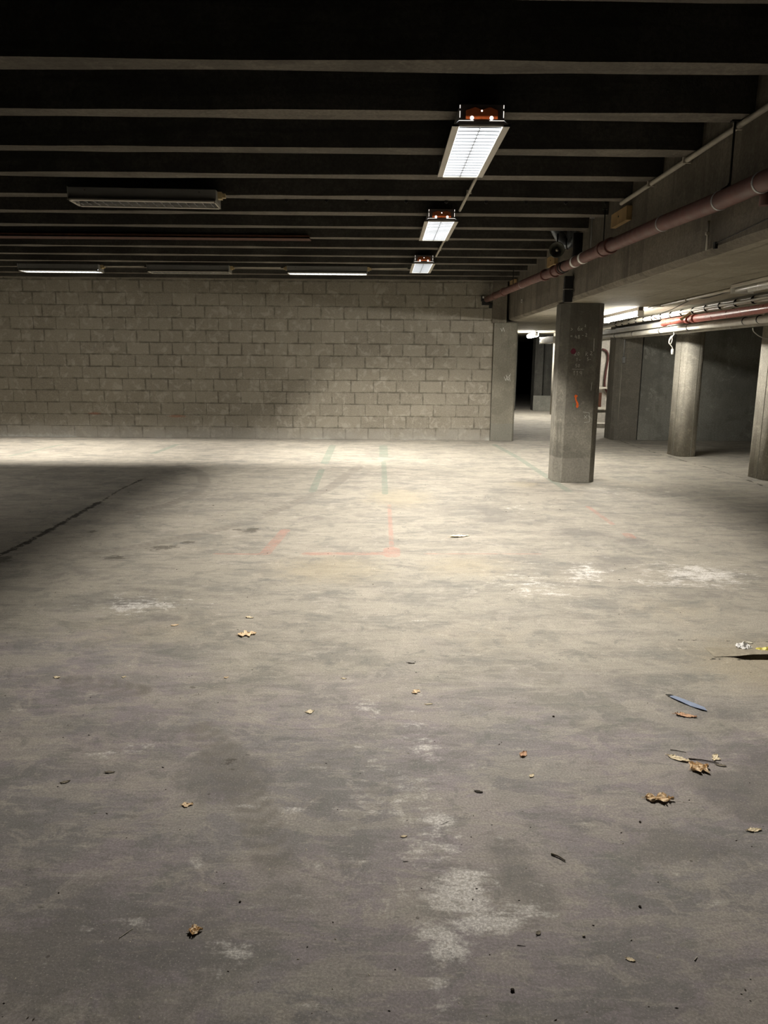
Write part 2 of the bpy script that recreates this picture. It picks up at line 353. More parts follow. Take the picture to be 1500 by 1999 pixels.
# ------------------------------------------------------------------ floor: one mesh, with masks of paint, tracks, cracks and stains stored on it
def floor_mesh():
    xs = np.concatenate([np.linspace(-14, -6.4, 12), np.arange(-6.2, 4.9, 0.022), np.linspace(5.1, 13, 14)])
    ys = np.concatenate([np.linspace(-3, 0.9, 10), np.arange(1.0, 7.6, 0.016), np.arange(7.6, 13.4, 0.03), np.linspace(13.6, 30, 30)])
    X, Y = np.meshgrid(xs, ys)
    nx, ny = len(xs), len(ys)
    P = np.stack([X.ravel(), Y.ravel()], 1)
    Z = np.zeros(len(P))
    def seg_d(poly):
        d = np.full(len(P), 1e3); s_at = np.zeros(len(P)); acc = 0.0
        for a, b in zip(poly[:-1], poly[1:]):
            a = np.array(a); b = np.array(b); ab = b - a; L = np.hypot(*ab)
            tt = np.clip(((P - a) @ ab) / (L*L), 0, 1)
            dd = np.hypot(*(P - a - tt[:, None]*ab).T)
            m = dd < d; d[m] = dd[m]; s_at[m] = acc + tt[m]*L; acc += L
        return d, s_at
    def multi(polys):
        d = np.full(len(P), 1e3)
        for p in polys: d = np.minimum(d, seg_d(p)[0])
        return d
    def blobs(lst):
        m = np.zeros(len(P))
        for (cx, cy, rx, ry, ang, amp) in lst:
            c, s = math.cos(ang), math.sin(ang)
            dx = P[:, 0]-cx; dy = P[:, 1]-cy
            u = (dx*c+dy*s)/rx; w = (-dx*s+dy*c)/ry
            m = np.maximum(m, amp*np.exp(-(u*u+w*w)))
        return m
    A = {}
    A['d_green'] = np.minimum.reduce([
        multi([[(-0.83, 12.25), (-0.80, 10.2)]]), multi([[(-0.79, 9.6), (-0.76, 8.0)]])+0.015,
        multi([[(-0.02, 12.3), (-0.01, 10.9)]])-0.01, multi([[(-0.01, 10.4), (0.01, 7.9)]])+0.022,
        multi([[(1.80, 12.6), (1.91, 11.0), (1.955, 9.4), (1.99, 8.15)]])+0.012, multi([[(-3.31, 12.2), (-3.35, 11.05)]])+0.01, multi([[(-5.09, 12.06), (-5.23, 10.65)]])+0.022,
        multi([[(0.3, 10.35), (1.9, 10.3)]])+0.046, multi([[(-5.5, 11.3), (-1.5, 11.3)]])+0.052])
    A['d_red'] = np.minimum.reduce([
        multi([[(-0.81, 6.16), (-0.86, 5.40)]])+0.01, multi([[(-1.22, 5.38), (-0.85, 5.376)]])+0.035, multi([[(-0.56, 5.40), (0.07, 5.43)]])+0.012,
        multi([[(0.06, 5.55), (0.06, 5.38)]])-0.01, multi([[(0.05, 7.3), (0.06, 5.6)]])+0.034, multi([[(1.97, 7.3), (1.98, 6.5)]])+0.028, multi([[(1.99, 6.12), (1.985, 6.0)]])+0.01, multi([[(0.3, 5.43), (1.15, 5.455)]])+0.040])
    A['d_crack'] = np.minimum.reduce([
        multi([[(-2.78, 8.85), (-2.80, 8.05), (-2.735, 7.06), (-2.726, 6.34), (-2.711, 5.73), (-2.73, 5.2), (-2.75, 4.6)]]), multi([[(-2.76, 7.3), (-2.72, 6.2), (-2.71, 5.7), (-2.75, 4.6)]])-0.012,
        multi([[(4.17, 14.3), (4.08, 12.75), (4.125, 11.65), (4.207, 10.83), (4.295, 9.84), (4.33, 9.32), (4.30, 8.5), (4.35, 7.0)]])+0.006,
        multi([[(1.55, 3.47), (1.80, 3.48)]])+0.008, multi([[(1.50, 3.72), (2.4, 3.69)]])+0.0145])
    A['d_hair'] = np.minimum(multi([[(0.04, 2.04), (0.165, 2.11), (0.19, 2.125), (0.25, 2.178), (0.35, 2.207)]]), multi([[(-0.62, 2.87), (-0.45, 2.82), (-0.2, 2.80), (-0.04, 2.83)]])+0.0005)
    ta, sa = seg_d([(-0.33, 9.9), (-0.609, 8.153), (-0.928, 7.188), (-1.186, 6.442), (-1.506, 5.95), (-1.806, 5.602), (-2.065, 5.364)])
    tb, sb = seg_d([(-2.702, 10.033), (-2.196, 9.164), (-1.993, 8.419), (-1.95, 7.776), (-2.059, 7.215), (-2.28, 6.837)])
    tc, sc_ = seg_d([(-0.7, 2.72), (-0.52, 2.44), (-0.40, 2.20), (-0.30, 1.95)])
    td, sd = seg_d([(-1.36, 3.16), (-1.05, 3.06)])
    A['d_track'] = np.minimum.reduce([ta, tb, tc, td])
    A['s_track'] = np.where(ta <= np.minimum(np.minimum(tb, tc), td), sa, np.where(tb <= np.minimum(tc, td), sb, np.where(tc <= td, sc_, sd)))
    A['m_pale'] = blobs([(0.19, 2.14, 0.06, 0.06, 0, 1.25), (0.21, 1.82, 0.14, 0.13, 0.3, 1.0), (0.27, 1.72, 0.14, 0.07, 0.2, 0.95), (0.17, 1.64, 0.09, 0.10, 0, 0.75), (0.17, 2.0, 0.10, 0.25, 0, 0.6), (0.16, 2.56, 0.10, 0.25, 0.1, 0.6), (0.1, 2.35, 0.12, 0.18, 0, 0.45), (0.12, 2.75, 0.07, 0.15, 0, 0.5),
        (1.36, 4.95, 0.14, 0.26, -0.3, 0.85), (2.12, 4.95, 0.32, 0.28, -0.3, 0.9), (1.8, 4.72, 0.25, 0.12, -0.2, 0.65), (0.95, 4.7, 0.35, 0.35, 0, 0.5), (-1.40, 4.2, 0.30, 0.22, 0, 0.6), (1.25, 7.2, 0.18, 0.18, 0, 0.5), (0.14, 1.5, 0.06, 0.1, 0, 0.5), (-0.35, 1.58, 0.12, 0.08, 0.4, 0.42), (-0.95, 2.56, 0.16, 0.05, 0.2, 0.45), (-0.42, 2.23, 0.07, 0.04, 0, 0.5), (-0.28, 2.2, 0.07, 0.03, 0, 0.55), (-0.08, 2.9, 0.10, 0.10, 0, 0.42),
        (2.6, 8.2, 0.5, 0.4, 0, 0.35), (-0.70, 1.72, 0.10, 0.05, 0.5, 0.4), (-0.55, 1.93, 0.10, 0.03, 0.3, 0.42), (-0.36, 1.77, 0.05, 0.025, 0, 0.5), (-0.62, 1.70, 0.05, 0.03, 0, 0.45), (0.03, 2.2, 0.3, 0.6, 0, 0.3)])
    A['m_dark'] = blobs([(-0.56, 2.52, 0.10, 0.11, 0, 1.0), (-0.50, 2.40, 0.16, 0.20, 0, 0.85), (1.20, 2.27, 0.22, 0.18, -0.3, 0.75), (1.42, 2.5, 0.22, 0.22, 0, 0.55), (0.95, 7.0, 0.55, 0.65, 0, 0.55), (1.60, 6.15, 0.30, 0.30, 0.4, 0.6), (1.9, 5.9, 0.25, 0.2, 0.2, 0.5), (1.5, 5.3, 0.5, 0.25, 0, 0.45), (-1.6, 4.28, 0.45, 0.16, 0, 0.7), (-1.2, 4.0, 0.35, 0.10, -0.2, 0.45), (0.95, 2.03, 0.30, 0.14, 0, 0.55), (-0.62, 1.65, 0.55, 0.28, 0, 0.6), (0.1, 1.45, 0.5, 0.12, 0, 0.35), (0.75, 1.5, 0.4, 0.2, 0.2, 0.4),
        (-0.2, 2.5, 0.30, 0.28, 0, 0.45), (0.4, 2.95, 0.45, 0.35, 0, 0.35), (1.1, 3.2, 0.2, 0.35, 0, 0.4), (-0.55, 6.6, 0.35, 0.3, 0, 0.35), (-1.9, 4.9, 0.5, 0.4, 0, 0.3), (0.6, 6.3, 0.4, 0.2, 0, 0.5), (-0.95, 2.9, 0.5, 0.35, 0, 0.3), (1.3, 2.85, 0.25, 0.2, 0, 0.45), (1.45, 1.95, 0.3, 0.16, 0, 0.5), (-1.0, 2.1, 0.35, 0.3, 0, 0.4), (0.4, 1.75, 0.12, 0.3, 0.2, 0.35), (1.9, 4.5, 0.5, 0.2, -0.2, 0.45), (-1.3, 4.45, 0.5, 0.08, -0.25, 0.5)])
    A['m_oil'] = blobs([(-1.09, 6.15, 0.07, 0.10, 0, 0.95), (-1.20, 6.16, 0.09, 0.05, 0, 0.7), (-1.64, 5.55, 0.13, 0.07, 0.4, 0.85), (-1.50, 5.72, 0.07, 0.05, 0.3, 0.75), (-1.90, 5.25, 0.10, 0.06, 0, 0.85), (-2.35, 6.05, 0.05, 0.05, 0.5, 0.8), (-0.53, 2.50, 0.06, 0.07, 0, 0.45), (-2.66, 5.15, 0.07, 0.14, 0, 0.9)])
    A['m_ochre'] = blobs([(0.15, 7.7, 0.45, 0.7, 0, 0.7), (0.55, 5.1, 0.45, 0.4, 0, 0.6), (-0.35, 5.0, 0.5, 0.45, 0, 0.7), (1.6, 8.6, 0.3, 0.3, 0, 0.6), (1.85, 3.4, 0.5, 0.5, 0.3, 0.75), (1.7, 4.2, 0.5, 0.4, 0, 0.4), (-1.3, 3.8, 0.7, 0.5, 0, 0.4), (0.5, 3.7, 0.7, 0.4, 0, 0.35), (2.7, 8.6, 0.5, 1.0, 0, 0.35)])
    A['m_clean'] = blobs([(0.0, 1.2, 3.4, 2.1, 0, 1.0), (-1.6, 2.6, 1.2, 1.6, 0, 0.8)])
    # broken shallow hole at the slab edge on the right
    hole = (P[:, 0] > 1.70) & (P[:, 1] > 3.475) & (P[:, 1] < 3.53)
    Z[hole] -= np.clip((P[hole, 0]-1.70)*0.25, 0, 0.03)
    me = bpy.data.meshes.new('floor')
    idx = np.arange(nx*ny).reshape(ny, nx)
    q = np.stack([idx[:-1, :-1], idx[:-1, 1:], idx[1:, 1:], idx[1:, :-1]], -1).reshape(-1, 4)
    me.vertices.add(nx*ny); me.vertices.foreach_set('co', np.column_stack([P, Z]).ravel())
    me.loops.add(q.size); me.loops.foreach_set('vertex_index', q.ravel().astype(np.int32))
    me.polygons.add(len(q)); me.polygons.foreach_set('loop_start', np.arange(0, q.size, 4, dtype=np.int32))
    me.update(calc_edges=True)
    for k, a in A.items():
        at = me.attributes.new(k, 'FLOAT', 'POINT'); at.data.foreach_set('value', a.astype(np.float32))
    return me

def floor_material():
    t = NT('worn_power_floated_concrete'); v = t.coord()
    lo = t.noise(v, 0.6, 9, 0.62, 0.2)
    mid = t.noise(t.map(v, loc=(5, 1, 0)), 2.2, 9, 0.66, 0.25)
    sw = t.noise(t.map(v, (1.6, 4.2, 1), rot=(0, 0, 0.18)), 1.3, 9, 0.68, 0.5)
    nz = t.noise(v, 7.0, 8, 0.72, 0.6)
    nf = t.noise(v, 26.0, 6, 0.75, 0.3)
    scr = t.noise(t.map(v, (5.0, 22.0, 1), rot=(0, 0, -0.35)), 1.4, 8, 0.7, 0.3)
    dusty = t.mix(t.lin(lo, 0.38, 0.62), (0.285, 0.266, 0.230), (0.355, 0.334, 0.284))
    clean = t.mix(t.lin(lo, 0.38, 0.62), (0.262, 0.233, 0.248), (0.350, 0.314, 0.330))
    clean = t.mix(t.ramp(t.noise(t.map(v, loc=(8, 2, 0)), 1.5, 8, 0.62), 0.47, 0.56, 0, 0.55), clean, (0.240, 0.240, 0.235))
    c = t.mix(t.ramp(t.add(t.attr('m_clean'), t.add(t.mul(t.add(mid, -0.5), 0.9), t.mul(t.add(nz, -0.5), 0.35))), 0.30, 0.58), dusty, clean)
    # ragged films of laitance and grime, low in contrast but sharp at the edge
    c = t.mix(t.ramp(mid, 0.515, 0.55, 0, 0.36), c, (0.43, 0.40, 0.345))
    c = t.mix(t.ramp(mid, 0.465, 0.415, 0, 0.40), c, (0.19, 0.188, 0.176))
    c = t.mix(t.ramp(sw, 0.52, 0.555, 0, 0.40), c, (0.44, 0.41, 0.35))
    c = t.mix(t.ramp(sw, 0.465, 0.42, 0, 0.42), c, (0.175, 0.178, 0.168))
    c = t.mix(t.ramp(nz, 0.54, 0.60, 0, 0.42), c, (0.47, 0.43, 0.38))
    c = t.mix(t.ramp(nz, 0.44, 0.39, 0, 0.42), c, (0.15, 0.16, 0.15))
    c = t.mix(t.ramp(scr, 0.55, 0.60, 0, 0.35), c, (0.48, 0.45, 0.39))
    c = t.mix(t.ramp(scr, 0.43, 0.38, 0, 0.35), c, (0.15, 0.14, 0.132))
    # ochre dust, dark damp patches
    c = t.mix(t.ramp(t.add(t.attr('m_ochre'), t.mul(t.add(nz, -0.5), 0.9)), 0.2, 0.75, 0, 0.55), c, (0.40, 0.345, 0.235))
    dk = t.ramp(t.add(t.attr('m_dark'), t.add(t.mul(t.add(mid, -0.5), 1.8), t.mul(t.add(nz, -0.5), 1.0))), 0.30, 0.60, 0, 0.60)
    c = t.mix(dk, c, (0.135, 0.132, 0.128))
    # chipped pale laitance
    pl = t.ramp(t.add(t.mul(t.attr('m_pale'), 0.62), t.add(t.add(t.mul(t.add(nf, -0.5), 0.9), t.mul(t.add(nz, -0.5), 1.3)), t.mul(t.add(scr, -0.5), 1.1))), 0.22, 0.62)
    c = t.mix(t.mul(pl, t.ramp(t.noise(v, 95, 4, 0.8), 0.36, 0.58, 0.25, 1.0)), c, (0.82, 0.80, 0.78))
    # painted bay lines, worn through in places
    wear = t.ramp(t.add(t.mul(nz, 0.6), t.mul(nf, 0.4)), 0.40, 0.58)
    wob = t.mul(t.add(nf, -0.5), 0.025)
    g = t.ramp(t.add(t.attr('d_green'), wob), 0.050, 0.060, 1, 0)
    c = t.mix(t.mul(g, t.add(0.20, t.mul(wear, 0.45))), c, (0.14, 0.22, 0.175))
    r = t.ramp(t.add(t.attr('d_red'), wob), 0.046, 0.058, 1, 0)
    c = t.mix(t.mul(r, t.add(0.10, t.mul(wear, 0.42))), c, (0.47, 0.20, 0.155))
    # tyre tracks with a tread
    st = t.attr('s_track'); dt = t.attr('d_track')
    tread = t.math('SINE', t.add(t.mul(st, 95.0), t.mul(dt, 60.0)))
    tr = t.mul(t.ramp(t.add(dt, t.mul(t.add(nz, -0.5), 0.05)), 0.05, 0.085, 1, 0), t.lin(tread, -1, 1, 0.35, 0.95))
    c = t.mix(t.mul(tr, t.ramp(mid, 0.35, 0.6, 0.2, 0.75)), c, (0.17, 0.155, 0.135))
    oil = t.ramp(t.add(t.attr('m_oil'), t.add(t.mul(t.add(nf, -0.5), 1.6), t.mul(t.add(scr, -0.5), 2.2))), 0.40, 0.62)
    c = t.mix(t.mul(oil, 0.75), c, (0.055, 0.048, 0.036))
    # pits, grit, black specks
    vor = t.n('ShaderNodeTexVoronoi', {'Vector': v, 'Scale': 9.0, 'Randomness': 1.0})
    spk = t.ramp(vor.outputs['Distance'], 0.035, 0.055, 1, 0)
    keep = t.math('GREATER_THAN', t.n('ShaderNodeSeparateColor', {0: vor.outputs['Color']}).outputs[0], 0.72)
    c = t.mix(t.mul(t.mul(spk, keep), 0.75), c, (0.07, 0.06, 0.05))
    c = t.mix(t.ramp(t.noise(v, 140, 3, 0.7), 0.40, 0.62, 0.40, 0), c, (0.13, 0.12, 0.115))
    c = t.mix(t.ramp(t.noise(t.map(v, loc=(3, 3, 3)), 190, 2, 0.6), 0.60, 0.68, 0, 0.5), c, (0.52, 0.49, 0.44))
    # open cracks
    ck = t.add(t.attr('d_crack'), t.add(t.mul(t.add(nf, -0.5), 0.13), t.mul(t.add(nz, -0.5), 0.10)))
    ckm = t.ramp(ck, 0.006, 0.016, 1, 0)
    c = t.mix(t.mul(ckm, 0.92), c, (0.03, 0.026, 0.02))
    hr = t.ramp(t.add(t.attr('d_hair'), t.mul(t.add(nf, -0.5), 0.010)), 0.0012, 0.0030, 0.75, 0)
    c = t.mix(hr, c, (0.05, 0.045, 0.04))
    h = t.add(t.mul(t.noise(v, 16.0, 5, 0.75), 0.55), t.ramp(t.attr('d_crack'), 0.0, 0.03, -0.8, 0))
    rough = 0.74
    return t.bsdf(c, rough, 0.30, 0, t.bump(h, 0.35, 0.012))

floor = bpy.data.objects.new('floor', floor_mesh()); COL.objects.link(floor)
floor.data.materials.append(floor_material()); tag(floor, kind='structure')

def struct(name, mb, m, **kw):
    return tag(mb.build(name, m, **kw), kind='structure')

# ------------------------------------------------------------------ room shell
WALL_Y = 13.17
struct('wall_back', MB().box(-14, 1.80, WALL_Y, WALL_Y+0.2, 0, 3.0), M['block'])
struct('ceiling', MB().box(-14, 2.05, -3, WALL_Y+0.2, 2.95, 3.1), M['slab'])
# far edges (Y) of the rib soffits
JO = [0.10, 0.80, 1.50, 2.22, 2.96, 3.657, 4.336, 5.042, 5.724, 6.442, 7.143, 7.866, 8.571, 9.31, 10.05, 10.77, 11.53, 12.30, 13.02]
JW = 0.142
def beam_x(y): return 1.845 + 0.0225*(y-4.0)
for i, y in enumerate(JO):
    mb = MB()
    n = 46
    xs = np.linspace(-14, beam_x(y)+0.02, n)
    w = [JW*0.5 + 0.006*math.sin(i*1.7+k*0.9) + random.uniform(-0.004, 0.004) for k in range(n)]
    dz = [random.uniform(-0.003, 0.003) for _ in range(n)]
    yc = y - JW*0.5
    vs = []
    for k, x in enumerate(xs):
        vs += [(x, yc-w[k]-0.012, 2.96), (x, yc-w[k], 2.62+dz[k]), (x, yc+w[k], 2.62-dz[k]), (x, yc+w[k]+0.012, 2.96)]
    fs = []
    for k in range(n-1):
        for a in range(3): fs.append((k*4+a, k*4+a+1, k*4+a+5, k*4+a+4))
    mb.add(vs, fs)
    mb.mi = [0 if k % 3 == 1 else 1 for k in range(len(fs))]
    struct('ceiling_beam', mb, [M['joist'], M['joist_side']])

# low slab over the service bay; its thick edge is the deep beam on the right
mb = MB()
y0, y1 = -3.0, 30.0
NB = 60
prof = []
for k in range(NB+1):
    y = y0 + (y1-y0)*k/NB
    x = beam_x(min(y, 14.0))
    prof.append((x, y))
vs = []
for (x, y) in prof:
    j = random.uniform(-0.004, 0.004)
    vs += [(x, y, 3.05), (x, y, 2.03+j), (x+0.02, y, 2.008+j), (x+0.06, y, 2.0)]
fs = []; fm = []
for k in range(NB):
    for a in range(3): fs.append((k*4+a, k*4+a+1, k*4+a+5, k*4+a+4))
mb.add(vs, fs, mi=0)
struct('wall_beam', mb, M['beam'])
mb = MB()
mb.add([(prof[0][0]+0.06, y0, 2.0), (13, y0, 2.0), (13, y1, 2.0), (prof[-1][0]+0.06, y1, 2.0), ], [(0, 1, 2, 3)])
pts = [(x+0.06, y, 2.0) for x, y in prof]
mb = MB(); vs = []
for (x, y, z) in pts: vs += [(x, y, z), (13, y, z), (x, y, 2.2), (13, y, 2.2)]
mb.add(vs, [(k*4, k*4+1, k*4+5, k*4+4) for k in range(NB)] + [(k*4+2, k*4+3, k*4+7, k*4+6) for k in range(NB)])
struct('ceiling_bay', mb, M['soffit'])

# bay: wall behind the round columns, its free end, rooms beyond
mb = MB(); mb.box(4.44, 13, 13.50, 13.9, 0, 2.0)
struct('wall_bay', mb, M['bay'])
mb = MB(); mb.prism([(4.03, 13.50), (4.41, 13.47), (4.41, 13.9), (3.97, 13.9), (3.97, 13.55)], 0, 2.0)
struct('wall_bay_end', mb, M['baypier'])
mb = MB(); mb.box(4.4, 9, 17.6, 17.9, 0, 2.0)
struct('wall_plant_room', mb, M['cream_wall'])
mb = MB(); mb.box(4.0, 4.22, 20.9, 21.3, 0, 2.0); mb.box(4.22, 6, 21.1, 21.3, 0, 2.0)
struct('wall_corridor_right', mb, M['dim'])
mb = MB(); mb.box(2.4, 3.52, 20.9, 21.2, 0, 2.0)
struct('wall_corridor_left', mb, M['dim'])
struct('trim_1', MB().box(3.99, 4.6, 20.86, 20.9, 0, 0.4), M['bay'])
struct('trim_2', MB().box(4.1, 6.5, 15.8, 16.0, 0, 0.09), M['cream_wall'])

# ------------------------------------------------------------------ pillars and columns
def pillar(name, outline, z1, mat, label, loc=(0, 0, 0), group=None):
    root = thing(name, label, 'pillar', loc, 0, group)
    MB().prism(outline, 0, z1).build('shaft', mat, root, bevel=0.006)
    return root
big = pillar('concrete_pillar', [(-0.24, 0.10), (-0.155, 0.0), (0.165, 0.0), (0.24, 0.085), (0.24, 0.34), (0.185, 0.41), (-0.155, 0.41), (-0.24, 0.32)], 2.0,
             M['pillar'], 'dark chamfered concrete pillar with chalk sums and an orange spray mark', (2.19, 8.735, 0))
pil = pillar('concrete_pillar', [(-0.20, 0.0), (0.17, 0.0), (0.20, 0.03), (0.20, 0.42), (-0.20, 0.42)], 1.965,
             M['pier'], 'pale flat concrete pier at the right end of the block wall', (2.005, 13.13, 0))
MB().prism([(-0.235, 0.0), (0.0, 0.0), (0.0, 0.12), (-0.235, 0.12)], 1.965, 2.96).build('upper_shaft', M['beam'], pil)
def oblong(w, d, n=8):
    r = w*0.40
    pts = []
    for cx, cy, a0 in ((w/2-r, d/2-r, 0), (-w/2+r, d/2-r, PI/2), (-w/2+r, -d/2+r, PI), (w/2-r, -d/2+r, 1.5*PI)):
        for k in range(n+1):
            a = a0 + PI/2*k/n
            pts.append((cx+r*math.cos(a), cy+r*math.sin(a)))
    return pts
def round_col(loc, rz, label, w=0.30, d=0.46):
    root = thing('round_cornered_column', label, 'column', loc, rz, 'round cornered columns of the service bay')
    mb = MB(); mb.prism(oblong(w, d), 0.0, 2.0, smooth=True)
    mb.build('shaft', M['round'], root)
    # board-joint ridges left by the formwork
    mb = MB()
    for (x, y) in ((0.035, -d/2-0.001), (-w/2-0.001, -0.05)):
        mb.box(x-0.003, x+0.003, y-0.002, y+0.004, 0.01, 1.99)
    mb.build('formwork_seam', M['pier'], root)
    return root
round_col((4.425, 11.42, 0), 0.08, 'pale round cornered column under the red pipe, lit from its left')
round_col((4.62, 9.20, 0), 0.08, 'round cornered column cut by the right edge of the photo')
round_col((4.335, 19.45, 0), 0.08, 'bright pale column seen far off just left of the big chalked pillar')

mb = MB()
for (ox, oz, pts) in ((0.0, 1.02, [(0, 0.5), (0.25, 0), (0.45, 0.6), (0.7, 0), (0.95, 0.9)]), (0.02, 1.0, [(0.1, 0.9), (0.3, 0.2), (0.6, 0.9), (0.75, 0.1)]), (-0.09, 1.80, [(0, 0.6), (0.2, 0.2), (0.4, 0.7), (0.6, 0.2)])):
    for a, b in zip(pts[:-1], pts[1:]):
        a = (ox+a[0]*0.11, oz+a[1]*0.13); b = (ox+b[0]*0.11, oz+b[1]*0.13)
        L = math.hypot(b[0]-a[0], b[1]-a[1]); nx_, nz_ = -(b[1]-a[1])/L*0.004, (b[0]-a[0])/L*0.004
        mb.add([(a[0]+nx_, -0.0015, a[1]+nz_), (a[0]-nx_, -0.0015, a[1]-nz_), (b[0]-nx_, -0.0015, b[1]-nz_), (b[0]+nx_, -0.0015, b[1]+nz_)], [(0, 1, 2, 3)])
mb.build('white_scrawl', M['chalk'], pil)['label'] = 'pale zigzag scrawl on the pier face'

# chalk sums and spray marks on the big pillar
CH = 8.735-0.0015
def strokes(mb, lines, ox, oz, s, r=0.0020):
    for ln in lines:
        pts = [(ox+p[0]*s, -0.0012, oz+p[1]*s) for p in ln]
        # flat ribbon hugging the face
        for a, b in zip(pts[:-1], pts[1:]):
            dx, dz = b[0]-a[0], b[2]-a[2]; L = math.hypot(dx, dz) or 1e-6
            nx_, nz_ = -dz/L*r, dx/L*r
            mb.add([(a[0]+nx_, a[1], a[2]+nz_), (a[0]-nx_, a[1], a[2]-nz_), (b[0]-nx_, b[1], b[2]-nz_), (b[0]+nx_, b[1], b[2]+nz_)], [(0, 1, 2, 3)])
D = {'6': [[(0.5, 1), (0.2, 0.8), (0.05, 0.4), (0.15, 0.05), (0.45, 0.0), (0.6, 0.25), (0.45, 0.5), (0.1, 0.4)]], 'x': [[(0, 0.6), (0.55, 0)], [(0.55, 0.65), (0.0, 0.0)]],
     '2': [[(0, 0.8), (0.25, 1), (0.5, 0.8), (0.4, 0.45), (0, 0.05), (0.65, 0.0)]], '=': [[(0, 0.65), (0.6, 0.7)], [(0, 0.3), (0.6, 0.35)]], '4': [[(0.25, 1), (0.0, 0.4), (0.6, 0.45)], [(0.45, 0.75), (0.4, 0.0)]],
     '8': [[(0.3, 0.5), (0.05, 0.75), (0.3, 1), (0.5, 0.75), (0.3, 0.5), (0.0, 0.2), (0.3, 0), (0.55, 0.25), (0.3, 0.5)]], '-': [[(0, 0.4), (0.5, 0.42)]], '0': [[(0.3, 1), (0.05, 0.6), (0.1, 0.1), (0.35, 0), (0.55, 0.4), (0.5, 0.85), (0.3, 1)]],
     '1': [[(0.0, 0.7), (0.25, 1), (0.2, 0)]], '5': [[(0.55, 1), (0.1, 1), (0.05, 0.55), (0.4, 0.55), (0.5, 0.2), (0.2, 0), (0, 0.1)]], '9': [[(0.5, 0.6), (0.2, 0.5), (0.05, 0.75), (0.25, 1), (0.5, 0.85), (0.5, 0.5), (0.4, 0)]],
     '/': [[(0, 0), (0.4, 1)]], '>': [[(0, 0.9), (0.6, 0.5), (0, 0.1)]], 'k': [[(0.1, 1), (0.0, 0)], [(0.5, 0.7), (0.05, 0.4), (0.55, 0.0)]]}
mb = MB()
def write(s, ox, oz, h, gap=0.8):
    x = ox
    for ch in s:
        if ch != ' ': strokes(mb, D[ch], x, oz, h)
        x += h*gap
write('6x', -0.065, 1.705, 0.042, 0.75); write('2', 0.012, 1.745, 0.022)
write('>', -0.14, 1.70, 0.034); write('=', -0.14, 1.625, 0.036); write('48', -0.09, 1.615, 0.042, 0.75); write('-2', -0.012, 1.64, 0.034, 1.1)
write('20', -0.085, 1.435, 0.036, 0.95); write('k', 0.04, 1.43, 0.05); write('2', 0.09, 1.44, 0.04)
write('1-', -0.06, 1.37, 0.036); write('5-', 0.06, 1.38, 0.032)
write('50', -0.065, 1.305, 0.034)
strokes(mb, [[(-0.10, 1.285), (0.03, 1.282)]], 0, 0, 1.0)
write('119', -0.085, 1.215, 0.05, 0.68)
write('x', 0.065, 0.735, 0.06); strokes(mb, [[(0.05, 0.81), (0.12, 0.80), (0.13, 0.70), (0.07, 0.69)], [(0.11, 0.77), (0.15, 0.73)]], 0, 0, 1.0, 0.0022)
strokes(mb, [[(0.125, 1.62), (0.128, 1.48)], [(0.13, 1.14), (0.125, 1.05)]], 0, 0, 1.0, 0.003)
mb.build('chalk_writing', M['chalk'], big)['label'] = 'faint white chalk sums written on the pillar face'
def blot(name, pts, mat, lab):
    mb = MB(); mb.add([(x, -0.0015, z) for x, z in pts], [tuple(range(len(pts)))]); o = mb.build(name, mat, big); o['label'] = lab
blot('orange_spray_mark', [(-0.062, 0.985), (-0.045, 1.005), (-0.02, 0.99), (-0.035, 0.965), (-0.028, 0.94), (-0.008, 0.905), (-0.004, 0.87), (-0.02, 0.85), (-0.034, 0.868), (-0.03, 0.90), (-0.048, 0.945), (-0.052, 0.97)], M['orange_spray'], 'bright orange arrow-like spray mark')
blot('green_mark', [(-0.068, 0.905), (-0.058, 0.91), (-0.055, 0.865), (-0.065, 0.86)], M['green_mark'], 'small green mark beside the orange spray')
blot('magenta_blotch', [(-0.10+0.030*math.cos(a)*random.uniform(0.8, 1.1), 1.478+0.034*math.sin(a)*random.uniform(0.8, 1.1)) for a in np.linspace(0, 2*PI, 18)[:-1]], M['magenta'], 'dull magenta paint blotch')

